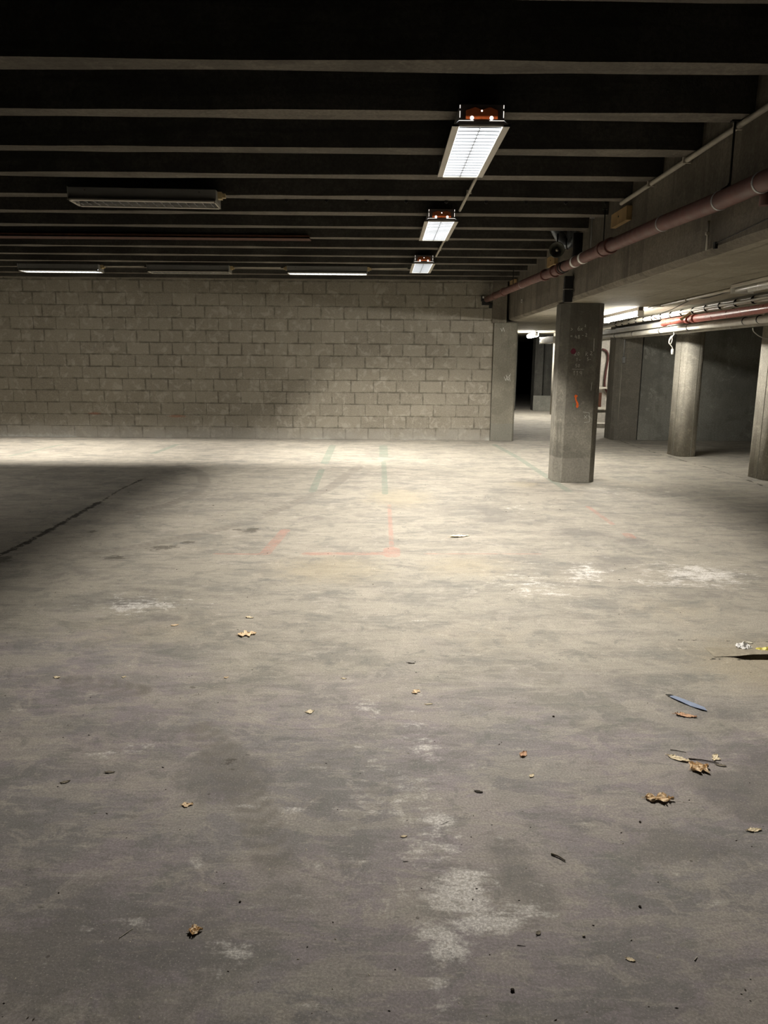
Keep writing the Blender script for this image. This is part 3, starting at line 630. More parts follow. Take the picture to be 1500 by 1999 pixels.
# ------------------------------------------------------------------ louvred strip lights
def fixture(name, label, group, L, lit, amber_end, loc, rz, glands=()):
    """long axis along local +Y, base (louvre face) at z=0"""
    root = thing(name, label, 'ceiling light', loc, rz, group)
    t_, b_, f_, H = 0.110, 0.132, 0.142, 0.095
    mb = MB()
    th = 0.004
    for s in (-1, 1):
        mb.prism([(s*t_, H), (s*(t_-th), H), (s*(t_-th), 0.03), (s*(b_-0.004), 0.008), (s*b_, 0.008), (s*t_, 0.032)], 0.0, L, 'y')
    mb.box(-t_, t_, 0.0, L, H-th, H)
    mb.box(-b_, b_, L-th, L, 0.006, H)
    mb.build('housing', M['steel_grey'], root)
    mb = MB()
    for s in (-1, 1):
        mb.box(min(s*f_, s*(f_-0.033)), max(s*f_, s*(f_-0.033)), 0, L, -0.001, 0.008)
    mb.box(-f_, f_, L-0.016, L, -0.001, 0.008); mb.box(-f_, f_, 0, 0.010, -0.001, 0.008)
    mb.build('flange', M['flange'], root)
    mb = MB()
    zr = 0.088
    mb.add([(-0.105, 0.012, zr), (0.105, 0.012, zr), (0.105, L-0.012, zr), (-0.105, L-0.012, zr)], [(0, 1, 2, 3)])
    mb.add([(-0.105, 0.012, zr), (-0.106, 0.012, 0.004), (-0.106, L-0.012, 0.004), (-0.105, L-0.012, zr)], [(0, 1, 2, 3)])
    mb.add([(0.105, 0.012, zr), (0.106, 0.012, 0.004), (0.106, L-0.012, 0.004), (0.105, L-0.012, zr)], [(0, 1, 2, 3)])
    mb.add([(-0.106, L-0.0125, 0.004), (0.106, L-0.0125, 0.004), (0.105, L-0.0125, zr), (-0.105, L-0.0125, zr)], [(0, 1, 2, 3)])
    mb.build('reflector', M['reflector_on' if lit else 'reflector_off'], root)
    for s in (-1, 1):
        MB().tube([(s*0.056, 0.03, 0.062), (s*0.056, L-0.03, 0.062)], 0.011, 10).build('fluorescent_tube', M['tube_on' if lit else 'tube_off'], root)
    mb = MB()
    nb = 17
    for k in range(nb):
        y = 0.045 + (L-0.09)*k/(nb-1)
        mb.box(-0.106, 0.106, y-0.0010, y+0.0010, 0.001, 0.009)
    mb.box(-0.0017, 0.0017, 0.012, L-0.012, 0.0005, 0.013)
    mb.build('louvre', M['blade'], root)
    # near end plate
    mb = MB(); mb.box(-t_, t_, -0.004, 0.0, 0.020, H)
    mb.add([(-t_, -0.004, 0.022), (t_, -0.004, 0.022), (b_, 0, 0.006), (-b_, 0, 0.006)], [(0, 1, 2, 3)])
    ep = mb.build('end_plate', M['dark_plate' if amber_end else 'steel_grey'], root)
    if amber_end:
        MB().prism([(-0.078, 0.030), (0.078, 0.030), (0.078, 0.068), (0.040, 0.083), (0.006, 0.072), (-0.004, 0.072), (-0.032, 0.083), (-0.078, 0.068)], -0.008, -0.0042, 'y').build('amber_window', M['amber'], ep)
        for s in (-1, 1):
            mb = MB(); mb.lathe([(0.0005, 0.0), (0.008, 0.0005), (0.009, 0.002)], (s*0.048, -0.0105, 0.034), (0, 1, 0), 14)
            mb.build('lamp_end', M['amber_hot'], ep)
        mb = MB(); mb.lathe([(0.0005, 0.0), (0.003, 0.0005), (0.004, 0.002)], (0.0, -0.0105, 0.066), (0, 1, 0), 10); mb.build('lamp_end', M['amber_hot'], ep)
        for s in (-1, 1):
            MB().box(s*0.075-0.036, s*0.075+0.036, -0.0055, -0.0042, 0.0215, 0.0235).build('light_slot', M['leak'], ep)
            MB().box(s*0.107-0.0014, s*0.107+0.0014, -0.0055, -0.0042, 0.036, 0.066).build('light_slot', M['leak'], ep)
            MB().box(s*0.107-0.0014, s*0.107+0.0014, -0.0055, -0.0042, 0.078, 0.093).build('light_slot', M['leak'], ep)
    else:
        for (y, z) in ((0.12, 0.075), (L-0.12, 0.075)):
            MB().lathe([(0.0005, 0), (0.004, 0.0), (0.005, 0.002)], (-(t_+0.002), y, z), (1, 0, 0), 8).build('screw', M['dark_plate'], root)
    for yy, s in glands:
        mb = MB(); mb.box(-0.03, 0.03, yy, yy+s*0.035, 0.045, 0.095) if s > 0 else mb.box(-0.03, 0.03, yy+s*0.035, yy, 0.045, 0.095)
        mb.box(-0.02, 0.02, min(yy+s*0.035, yy+s*0.06), max(yy+s*0.035, yy+s*0.06), 0.055, 0.085)
        mb.build('cable_connector', M['cream_plastic'], root)
    return root

ROW = 'lit louvred ceiling lights with amber end windows'
ZB = 2.521
row_x = 0.462
LROW = 1.12
for (y, lab) in ((4.075, 'nearest and largest lit louvred ceiling light with amber end window'), (6.80, 'middle of three lit louvred ceiling lights hung in a line'), (9.80, 'farthest and smallest lit louvred light, nearest the block wall')):
    fixture('louvred_ceiling_light', lab, ROW, LROW, True, True, (row_x, y, ZB), 0)
XR = 'louvred ceiling lights hung crosswise under the ribs'
fixture('louvred_ceiling_light', 'large unlit grey louvred light hung crosswise at upper left', XR, 1.08, False, False, (-1.285, 6.20, ZB), PI/2+0.05, glands=((0.0, -1),))
fixture('louvred_ceiling_light', 'lit crosswise strip light near the block wall, right of two darker ones', XR, 1.10, True, False, (-0.265, 11.14, ZB), PI/2, glands=((0.0, -1), (1.10, 1)))
fixture('louvred_ceiling_light', 'unlit crosswise strip light near the block wall, between two lit ones', XR, 1.12, False, False, (-2.17, 11.14, ZB), PI/2, glands=((0.0, -1),))
fixture('louvred_ceiling_light', 'dimly glowing crosswise strip light near the block wall, leftmost in the photo', XR, 1.10, True, False, (-3.97, 11.14, ZB), PI/2, glands=((0.0, -1),))

# light leaving each lit louvre, and the added fill lights: a rectangle the size of the louvre whose output falls to nothing beyond the
# louvre's cut-off angle, as in the photometry of a reflector fitting (across the tubes, along the tubes)
WARM = (1.0, 0.925, 0.81)
def louvre_or_fill_light(x, y, L, watts, rz, across, along, wing=1.0, stray=0.018, tilt=0.0):
    l = bpy.data.lights.new('louvre_or_fill_glow', 'AREA'); l.shape = 'RECTANGLE'; l.size = 0.20; l.size_y = L-0.08
    l.energy = watts; l.color = WARM; l.use_nodes = True
    nt = l.node_tree; N = nt.nodes; K = nt.links
    em = [n for n in N if n.type == 'EMISSION'][0]
    geo = N.new('ShaderNodeNewGeometry')
    tr = N.new('ShaderNodeVectorTransform'); tr.vector_type = 'VECTOR'; tr.convert_from = 'WORLD'; tr.convert_to = 'OBJECT'
    K.new(geo.outputs['Incoming'], tr.inputs[0])
    sp = N.new('ShaderNodeSeparateXYZ'); K.new(tr.outputs[0], sp.inputs[0])
    def cut(i, lo, hi):
        d = N.new('ShaderNodeMath'); d.operation = 'DIVIDE'; K.new(sp.outputs[i], d.inputs[0]); K.new(sp.outputs[2], d.inputs[1])
        ab = N.new('ShaderNodeMath'); ab.operation = 'ABSOLUTE'; K.new(d.outputs[0], ab.inputs[0])
        mr = N.new('ShaderNodeMapRange'); mr.interpolation_type = 'SMOOTHSTEP'; K.new(ab.outputs[0], mr.inputs['Value'])
        mr.inputs['From Min'].default_value = lo; mr.inputs['From Max'].default_value = hi
        mr.inputs['To Min'].default_value = 1.0; mr.inputs['To Max'].default_value = 0.0
        return mr.outputs[0], ab.outputs[0]
    fa, ta = cut(0, *across); fl, tl = cut(1, *along)
    # wing of the reflector: more candela towards the ends of the tubes; a little stray light past the cut-off
    wg = N.new('ShaderNodeMapRange'); K.new(tl, wg.inputs['Value'])
    for k, q in (('From Min', 0.15), ('From Max', 1.15), ('To Min', 1.0), ('To Max', wing)): wg.inputs[k].default_value = q
    wm = N.new('ShaderNodeMath'); wm.operation = 'MULTIPLY'; K.new(fl, wm.inputs[0]); K.new(wg.outputs[0], wm.inputs[1])
    mu = N.new('ShaderNodeMath'); mu.operation = 'MULTIPLY'
    K.new(fa, mu.inputs[0]); K.new(wm.outputs[0], mu.inputs[1])
    st = N.new('ShaderNodeMath'); st.operation = 'ADD'; K.new(mu.outputs[0], st.inputs[0]); st.inputs[1].default_value = stray
    K.new(st.outputs[0], em.inputs['Strength'])
    o = bpy.data.objects.new('louvre_or_fill_glow', l); COL.objects.link(o); o.location = (x, y, ZB-0.006); o.rotation_euler = (0, tilt, rz)
    return o
for y in (4.075, 6.80, 9.80):
    louvre_or_fill_light(row_x, y+LROW/2, LROW, 76, 0, (0.84, 1.28), (1.1, 2.5), 1.9, 0.012)
louvre_or_fill_light(-0.82, 11.14, 1.10, 98, PI/2, (0.38, 0.80), (0.9, 2.4), tilt=-0.11)
louvre_or_fill_light(-4.52, 11.14, 1.10, 98, PI/2, (0.38, 0.80), (0.9, 2.4), tilt=-0.11)
louvre_or_fill_light(-6.35, 11.14, 1.10, 100, PI/2, (0.38, 0.80), (0.9, 2.4), tilt=-0.11)
# added fill lights out of view at left, without fittings, lifting the dark floor
louvre_or_fill_light(-7.6, 6.20, 1.10, 60, PI/2, (0.6, 1.3), (1.4, 3.6), 1.0, 0.01)
louvre_or_fill_light(-7.6, 8.70, 1.10, 60, PI/2, (0.6, 1.3), (1.4, 3.6), 1.0, 0.01)

# conduit between the lamps in the row
mb = MB()
for a, b in ((5.20, 6.79), (7.925, 9.79)):
    pass
def conduit(name, pts, r, mat, label, cat='conduit', clips=(), group=None, seg=10, clipmat=None):
    root = thing(name, label, cat, pts[0], 0, group)
    o = Vector(pts[0])
    MB().tube([Vector(p)-o for p in pts], r, seg).build('tube', mat, root)
    for c in clips:
        c = Vector(c)-o
        MB().box(c.x-r*1.6, c.x+r*1.6, c.y-0.008, c.y+0.008, c.z-r*1.15, c.z+r*1.15).build('clip', clipmat or mat, root)
    return root
conduit('lamp_conduit', [(0.61, 5.21, 2.606), (0.61, 5.9, 2.605), (0.612, 6.79, 2.606)], 0.011, M['conduit'], 'thin pale conduit running from the nearest lit louvred light to the middle one', clips=[(0.61, 5.37, 2.606), (0.61, 6.05, 2.606)], group='conduit between the row lights')
conduit('lamp_conduit', [(0.61, 7.93, 2.606), (0.608, 9.79, 2.606)], 0.011, M['conduit'], 'thin pale conduit running from the middle lit louvred light to the farthest one', clips=[(0.61, 8.5, 2.606), (0.61, 9.2, 2.606)], group='conduit between the row lights')

# conduit lines feeding the crosswise lights
conduit('feed_conduit', [(-0.20, 11.12, 2.60), (0.30, 11.12, 2.605)], 0.009, M['conduit'], 'short thin conduit leaving the right end of the lit crosswise strip light')
conduit('feed_conduit', [(-3.91, 11.12, 2.60), (-3.36, 11.12, 2.602)], 0.009, M['conduit'], 'short thin conduit between the two left crosswise strip lights')
conduit('feed_conduit', [(-2.11, 11.12, 2.60), (-1.46, 11.12, 2.602)], 0.009, M['conduit'], 'short thin conduit between the unlit and the lit crosswise strip lights')

# rusty flat steel channel under one rib
mb = MB(); mb.box(-9.0, -0.80, 8.392, 8.585, 2.602, 2.614); mb.box(-9.0, -0.80, 8.392, 8.402, 2.602, 2.632)
tag(mb.build('steel_channel', M['rust']), 'rusty red brown steel channel fixed under a ceiling rib at left', 'steel channel')

# little black clips along one rib
for k in range(10):
    x = -0.79 + k*0.315
    mb = MB(); mb.box(-0.012, 0.012, -0.010, 0.006, -0.016, 0.0); mb.tube([(0, -0.004, -0.016), (0, -0.004, -0.024)], 0.005, 8)
    o = mb.build('cable_clip', M['black'], loc=(x, 6.435, 2.6165))
    tag(o, 'tiny black cable clip on the lower edge of a ceiling rib', 'clip', 'black clips along one ceiling rib')

# ------------------------------------------------------------------ things on the deep beam
conduit('beam_conduit', [(1.825, 3.2, 2.60), (1.835, 4.95, 2.60), (1.845, 6.40, 2.60)], 0.016, M['conduit'], 'straight pale grey conduit along the top of the deep beam at upper right',
        clips=[(1.832, 4.33, 2.60), (1.836, 5.04, 2.60), (1.84, 5.70, 2.60)])

pr_ = thing('drain_pipe', 'long red brown drain pipe running along the deep beam', 'pipe', (1.75, 3.3, 2.2))
O = Vector((1.75, 3.3, 2.2))
PP = [(1.745, 3.0, 2.195), (1.742, 3.76, 2.215), (1.75, 4.33, 2.224), (1.748, 5.08, 2.246), (1.75, 6.2, 2.266), (1.748, 6.95, 2.276), (1.75, 8.3, 2.285), (1.72, 9.3, 2.30), (1.69, 11.2, 2.32), (1.656, 13.03, 2.334)]
def on_pipe(y):
    for a, b in zip(PP[:-1], PP[1:]):
        if a[1] <= y <= b[1]:
            t = (y-a[1])/(b[1]-a[1]); return Vector(a).lerp(Vector(b), t)
    return Vector(PP[-1])
MB().tube([Vector(p)-O for p in PP], 0.048, 20).build('pipe_run', M['redpipe'], pr_)
def collar(y, half, r, mat, name, lab=None):
    a = on_pipe(y-half); b = on_pipe(y+half)
    o = MB().tube([a-O, a+(b-a)*0.15-O, b-(b-a)*0.15-O, b-O], [r*0.96, r, r, r*0.96], 20).build(name, mat, pr_)
    if lab: o['label'] = lab
for y in (6.30, 6.50): collar(y, 0.035, 0.062, M['redpipe'], 'coupling')
collar(6.40, 0.07, 0.055, M['redpipe'], 'coupling')
for y in (8.05, 8.32, 8.75): collar(y, 0.04, 0.062, M['redpipe'], 'coupling')
collar(11.4, 0.06, 0.058, M['redpipe'], 'coupling'); collar(12.2, 0.06, 0.056, M['redpipe'], 'coupling')
for y in (7.12, 7.42): collar(y, 0.028, 0.052, M['white'], 'white_band', 'white band wrapped around the pipe')
for y in (4.27, 3.80, 10.0, 5.12): collar(y, 0.008, 0.051, M['galv'], 'pipe_clamp')
collar(7.85, 0.02, 0.056, M['black'], 'rubber_band'); collar(7.95, 0.012, 0.056, M['black'], 'rubber_band')
# lower branch with an open end at the right
MB().tube([Vector((1.77, 3.86, 2.20))-O, Vector((1.80, 3.885, 2.175))-O, Vector((1.80, 3.885, 2.128))-O], [0.022, 0.024, 0.024], 14).build('branch_stub', M['redpipe'], pr_)
# riser branching off up to the ribs
MB().tube([Vector((1.80, 7.62, 2.285))-O, Vector((1.81, 7.62, 2.40))-O, Vector((1.81, 7.62, 2.56))-O], 0.045, 16).build('riser', M['black'], pr_)
# rods the pipe hangs from
def hanger(x, y, z0, z1, mat, r, label):
    root = thing('hanger_rod', label, 'hanger rod', (x, y, z1), 0, 'rods and wires the drain pipe hangs from')
    MB().tube([(0, 0, 0), (0.002, 0, z0-z1)], r, 8).build('rod', mat, root)
    MB().box(-0.02, 0.02, -0.012, 0.012, -0.006, 0.0).build('anchor', mat, root)
p = on_pipe(4.30); hanger(1.80, 4.30, p.z+0.066, 2.618, M['black'], 0.006, 'black hanger rod from a rib down to the drain pipe at right')
p = on_pipe(7.0); hanger(1.775, 7.0, p.z+0.066, 2.595, M['galv'], 0.004, 'thin pale hanger wire just right of the foil duct')
p = on_pipe(6.40); hanger(1.78, 6.62, p.z+0.066, 2.60, M['black'], 0.005, 'black hanger rod in front of the largest plywood block')
p = on_pipe(11.0); hanger(1.75, 11.0, p.z+0.066, 2.60, M['black'], 0.005, 'black hanger rod on the pipe between the two smallest plywood blocks')
for y, sgn in ((4.27, 1),):
    a = on_pipe(y)
    MB().tube([a+Vector((0.0, 0, 0.05))-O, a+Vector((0.04, 0.02, 0.075))-O, a+Vector((0.05, 0.03, 0.09))-O], 0.006, 8).build('clamp_tail', M['black'], pr_)

# plywood blocks set between the ribs
for (y, x, z, w, h, lab) in ((6.49, 1.885, 2.512, 0.42, 0.105, 'largest pale plywood block above the drain pipe, nearest the camera'), (9.35, 1.945, 2.51, 0.42, 0.11, 'middle pale plywood block on the beam just left of the horn'), (12.55, 2.01, 2.545, 0.42, 0.10, 'smallest pale plywood block on the beam near the block wall')):
    root = thing('plywood_block', lab, 'plywood block', (x, y, z), 0, 'plywood blocks on the deep beam')
    MB().box(-0.030, 0.012, -w/2, w/2, -h/2, h/2).build('board', M['wood'], root)
    MB().box(-0.034, -0.030, -0.006, 0.006, 0.0, 0.012).build('screw', M['black'], root)

# foil duct and the dark post
root = thing('flexible_duct', 'grey foil flexible duct bent down between the ribs above the horn', 'duct', (1.66, 8.2, 2.62))
O2 = Vector((1.66, 8.2, 2.62))
path = smooth_path([(1.66, 8.22, 2.80), (1.715, 8.22, 2.70), (1.77, 8.20, 2.60), (1.82, 8.17, 2.545), (1.862, 8.15, 2.56), (1.872, 8.14, 2.64), (1.872, 8.14, 2.75)], 12)
MB().tube([p-O2 for p in path], [0.052+0.003*(k % 2) for k in range(len(path))], 18).build('duct_hose', M['duct'], root)
pth = path[40]
MB().tube([path[38]-O2, path[41]-O2], 0.059, 18).build('duct_band', M['black'], root)

root = thing('black_downpipe', 'black square downpipe dropping from the drain pipe onto the pillar', 'downpipe', (1.893, 8.28, 2.0))
MB().box(-0.042, 0.042, -0.03, 0.04, -0.025, 0.235).build('pipe_body', M['black'], root)
for z in (0.10,): MB().box(-0.045, 0.045, -0.033, 0.043, z, z+0.006).build('strap', M['grey_pipe'], root)

# horn loudspeaker
root = thing('horn_loudspeaker', 'dark round horn loudspeaker hanging beside the drain pipe', 'loudspeaker', (1.67, 7.88, 2.443))
ax = (-0.22, -1, -0.02)
MB().lathe([(0.070, 0.0), (0.072, 0.006), (0.066, 0.008), (0.045, 0.05), (0.025, 0.10), (0.018, 0.13)], (0, 0, 0), tuple(-a for a in ax), 32).build('horn_bell', M['horn'], root)
MB().lathe([(0.0705, 0.0), (0.074, -0.003), (0.076, 0.006), (0.072, 0.008)], (0, 0, 0), tuple(-a for a in ax), 32).build('rim', M['horn'], root)
MB().lathe([(0.0, 0.012), (0.012, 0.014), (0.016, 0.035), (0.014, 0.09)], (0, 0, 0), tuple(-a for a in ax), 18).build('centre_reflector', M['brass'], root)
MB().lathe([(0.0, 0.20), (0.045, 0.20), (0.05, 0.19), (0.05, 0.12), (0.03, 0.10), (0.018, 0.10)], (0, 0, 0), tuple(-a for a in ax), 20).build('driver', M['horn'], root)
MB().tube([(0.02, 0.12, 0.04), (0.03, 0.13, 0.10), (0.03, 0.13, 0.17)], 0.008, 8).build('bracket', M['black'], root)

# cables looped by the pillar head
def cable(name, pts, r, mat, label, n=8, group=None):
    pa = smooth_path(pts, n); o = Vector(pts[0])
    ob = MB().tube([p-o for p in pa], r, 8).build(name, mat, loc=o)
    return tag(ob, label, 'cable', group)
cable('loose_cable', [(1.93, 8.25, 2.25), (1.95, 8.22, 2.16), (1.93, 8.2, 2.08), (1.90, 8.25, 2.10)], 0.004, M['black'], 'thin black cable loop hanging under the white pipe bands')
cable('loose_cable', [(1.895, 8.36, 2.24), (1.925, 8.38, 2.17), (1.90, 8.40, 2.12), (1.915, 8.45, 2.08), (1.93, 8.52, 2.04), (1.935, 8.62, 2.004)], 0.004, M['black'], 'thin black cable crossing down to the head of the chalked pillar')
conduit('beam_conduit', [(1.836, 4.62, 2.18), (1.838, 4.62, 2.02)], 0.007, M['conduit'], 'short upright pale conduit on the face of the deep beam', clips=[(1.836, 4.62, 2.11)])
cable('beam_cable', [(1.838, 4.50, 2.040), (1.834, 4.2, 2.055), (1.826, 3.8, 2.075), (1.81, 3.2, 2.10)], 0.003, M['black'], 'thin dark cable along the foot of the deep beam at right')
tag(MB().box(-0.012, 0.004, -0.012, 0.012, -0.018, 0.018).build('cable_box', M['black'], loc=(1.842, 4.50, 2.03)), 'tiny black cable box on the deep beam at the end of its cable', 'box')
root = thing('wall_label', 'small white tag stuck on the deep beam beyond the pillar', 'label', (2.012, 11.75, 2.225))
MB().box(-0.004, 0.0, -0.05, 0.05, -0.022, 0.022).build('plate', M['white'], root)
MB().box(-0.005, -0.004, -0.03, 0.03, -0.012, 0.004).build('dark_print', M['rust'], root)

root = thing('camera_bracket', 'small black wall bracket with a white highlight at the end of the drain pipe', 'bracket', (1.62, 13.16, 2.34))
MB().box(-0.03, 0.10, -0.05, 0.0, -0.09, -0.03).build('arm', M['black'], root)
MB().box(-0.045, 0.0, -0.09, 0.0, -0.03, 0.05).build('body', M['black'], root)
MB().box(-0.032, -0.006, -0.094, -0.09, 0.012, 0.044).build('highlight_plate', M['white'], root)  # white plate standing in for the highlight on the body
MB().box(0.09, 0.14, -0.03, 0.0, -0.14, -0.06).build('foot', M['black'], root)

# ------------------------------------------------------------------ services under the low slab (they run at a slight angle to the beam)
def sx(x0, y): return x0 + 0.064*(y-8.0)
def line(x0, z, ya, yb, n=2, dz=0.0):
    return [(sx(x0, ya+(yb-ya)*k/(n-1)), ya+(yb-ya)*k/(n-1), z + (dz*math.sin(k*1.3) if dz else 0)) for k in range(n)]
conduit('ceiling_conduit', line(3.0, 1.985, 4.5, 9.32), 0.014, M['conduit'], 'straight pale conduit on the low slab leading to the lit tube behind the pillar',
        clips=[(sx(3.0, y), y, 1.986) for y in (5.6, 6.7, 7.9, 8.8)])
def batten(name, label, x0, ya, yb, z, lit, group, r=0.031):
    root = thing(name, label, 'tube light', (sx(x0, ya), ya, z), -math.atan(0.064), group)
    L = yb-ya
    MB().box(-0.028, 0.028, 0, L, 0.03, 0.068).build('batten', M['dark_plate'], root)
    MB().tube([(0, 0.02, 0.0), (0, L-0.02, 0.0)], r, 16).build('fluorescent_tube', M['tube_bay' if lit else 'tube_off'], root)
    for y in (0.0, L-0.02):
        MB().box(-0.036, 0.036, y, y+0.02, -0.036, 0.03).build('lampholder', M['white'], root)
    return root
batten('tube_light', 'brightly lit bare fluorescent tube on the low slab, half hidden by the chalked pillar', 2.92, 9.34, 11.2, 1.93, True, 'bare tube lights of the service bay')
batten('tube_light', 'lit fluorescent tube far off, just right of the pale pier', 2.80, 17.9, 19.4, 1.915, True, 'bare tube lights of the service bay', 0.05)
batten('tube_light', 'lit tube light in the pale room behind the free end of the bay wall', 4.75, 15.4, 16.9, 1.93, True, 'bare tube lights of the service bay')
root = thing('tube_light', 'unlit white twin tube fitting on the low slab at the right edge', 'tube light', (sx(2.98, 6.45), 6.45, 1.93), -math.atan(0.064), 'bare tube lights of the service bay')
MB().box(-0.09, 0.09, -1.5, 0, 0.045, 0.065).build('batten', M['flange'], root)
for s in (-0.05, 0.05): MB().tube([(s, -1.48, 0.022), (s, -0.02, 0.022)], 0.016, 12).build('fluorescent_tube', M['tube_off'], root)
MB().box(-0.09, 0.09, -0.01, 0.0, 0.0, 0.065).build('end_cap', M['white'], root)

# upper cable bundle with ties
root = thing('cable_bundle', 'upper tied bundle of pale cables along the low slab', 'cable bundle', (sx(3.43, 8.0), 8.0, 1.93))
O3 = Vector((sx(3.43, 8.0), 8.0, 1.93))
for k in range(4):
    pts = [Vector((sx(3.43, y)+0.02*math.cos(k*1.6)+random.uniform(-0.006, 0.006), y, 1.945+0.018*math.sin(k*1.6)+random.uniform(-0.006, 0.006)))-O3 for y in np.arange(4.5, 16.6, 0.6)]
    MB().tube(pts, 0.015, 8).build('cable', M['conduit'] if k != 2 else M['grey_pipe'], root)
for y in np.arange(5.2, 13, 0.42):
    MB().tube([Vector((sx(3.43, y), y-0.006, 1.945))-O3, Vector((sx(3.43, y), y+0.006, 1.945))-O3], 0.038, 12).build('cable_tie', M['black'], root)
root = thing('galvanised_conduit', 'shiny grey conduit with a tied cable just above the red pipe', 'conduit', (sx(3.63, 8.0), 8.0, 1.90))
O4 = Vector((sx(3.63, 8.0), 8.0, 1.90))
MB().tube([Vector(p)-O4 for p in line(3.63, 1.90, 4.5, 14.5, 3)], 0.021, 12).build('tube', M['galv'], root)
MB().tube([p-O4 for p in smooth_path([(sx(3.59, 4.5), 4.5, 1.90), (sx(3.58, 6.6), 6.6, 1.90), (sx(3.57, 7.6), 7.6, 1.895), (sx(3.55, 8.2), 8.2, 1.875), (sx(3.58, 8.9), 8.9, 1.87), (sx(3.60, 10.5), 10.5, 1.89)])], 0.008, 8).build('cable', M['white'], root)
for y in (5.5, 7.3, 8.3, 9.1): MB().tube([Vector((sx(3.62, y), y-0.006, 1.90))-O4, Vector((sx(3.62, y), y+0.006, 1.90))-O4], 0.032, 12).build('cable_tie', M['black'], root)

# red pipe with a T handle valve
root = thing('sprinkler_pipe', 'bright red pipe with a pale valve handle under the low slab', 'pipe', (sx(3.42, 8.0), 8.0, 1.852))
O5 = Vector((sx(3.42, 8.0), 8.0, 1.852))
MB().tube([Vector(p)-O5 for p in line(3.43, 1.852, 4.5, 8.95, 3)], 0.042, 18).build('pipe_run', M['brightred'], root)
MB().tube([Vector(p)-O5 for p in line(3.42, 1.858, 9.12, 10.10, 2)], [0.040, 0.040], 18).build('pipe_run', M['brightred'], root)
for (y, r) in ((8.93, 0.049), (9.14, 0.047), (10.10, 0.046)):
    MB().tube([Vector((sx(3.425, y), y-0.035, 1.855))-O5, Vector((sx(3.425, y), y+0.035, 1.855))-O5], r, 18).build('collar', M['brightred'], root)
MB().tube([Vector((sx(3.42, 9.03), 9.0, 1.85))-O5, Vector((sx(3.42, 9.03), 9.07, 1.85))-O5], 0.03, 14).build('valve_body', M['redpipe'], root)
hb = MB(); c = Vector((sx(3.36, 9.03), 9.03, 1.885))-O5
hb.add([c+Vector(v) for v in ((-0.06, 0.03, -0.03), (0.03, -0.03, 0.045), (0.05, -0.03, 0.035), (-0.035, 0.03, -0.05), (-0.06, 0.05, -0.03), (0.03, -0.01, 0.045), (0.05, -0.01, 0.035), (-0.035, 0.05, -0.05))], [(0, 1, 2, 3), (4, 7, 6, 5), (0, 4, 5, 1), (1, 5, 6, 2), (2, 6, 7, 3), (3, 7, 4, 0)])
hb.build('valve_handle', M['cream_plastic'], root)

# white lagged pipe, lowest
root = thing('lagged_pipe', 'lowest long white lagged pipe running just under the red pipe', 'pipe', (sx(3.62, 8.0), 8.0, 1.785))
O6 = Vector((sx(3.62, 8.0), 8.0, 1.785))
MB().tube([Vector(p)-O6 for p in line(3.62, 1.785, 4.5, 16.2, 14, 0.004)], 0.036, 16).build('lagging', M['white_pipe'], root)
for y in (7.6, 7.95, 9.7, 10.9, 12.4, 13.6): MB().tube([Vector((sx(3.62, y), y-0.006, 1.785))-O6, Vector((sx(3.62, y), y+0.006, 1.785))-O6], 0.041, 14).build('strap', M['black'], root)
root = thing('grey_pipe', 'dull grey pipe tucked behind the white lagged pipe', 'pipe', (sx(3.74, 8.0), 8.0, 1.76))
O7 = Vector((sx(3.74, 8.0), 8.0, 1.76))
MB().tube([Vector(p)-O7 for p in line(3.74, 1.76, 4.5, 16.2, 3)], 0.03, 12).build('pipe_run', M['grey_pipe'], root)
for y in (6.0, 8.6, 11.2): MB().tube([Vector((sx(3.74, y), y-0.01, 1.76))-O7, Vector((sx(3.74, y), y+0.01, 1.76))-O7], 0.034, 12).build('coupling', M['galv'], root)
root = thing('cable_tray', 'grey brown cable tray beside the upper cable bundle, running into the dark', 'cable tray', (sx(3.58, 8.0), 8.0, 1.83))
O8 = Vector((sx(3.58, 8.0), 8.0, 1.83))
for (xo, w, z0, z1, nm) in ((3.66, 0.17, -0.005, 0.0, 'tray_base'), (3.575, 0.006, -0.005, 0.055, 'tray_side'), (3.745, 0.006, -0.005, 0.055, 'tray_side')):
    mb = MB(); vs = []
    for y in (9.8, 16.3):
        cx = sx(xo, y)
        vs += [Vector((cx-w/2, y, 1.835+z0))-O8, Vector((cx+w/2, y, 1.835+z0))-O8, Vector((cx+w/2, y, 1.835+z1))-O8, Vector((cx-w/2, y, 1.835+z1))-O8]
    mb.add(vs, [(0, 1, 2, 3), (7, 6, 5, 4), (0, 4, 5, 1), (1, 5, 6, 2), (2, 6, 7, 3), (3, 7, 4, 0)])
    mb.build(nm, M['grey_pipe'], root)
root = thing('sheet_metal_box', 'pale boxed end of the cable tray lit by the far tube', 'box', (3.62, 17.0, 1.74))
MB().box(-0.10, 0.14, -0.45, 0.9, -0.02, 0.11).build('casing', M['conduit'], root)
MB().box(-0.11, 0.15, 0.88, 0.92, -0.03, 0.12).build('flange', M['galv'], root)

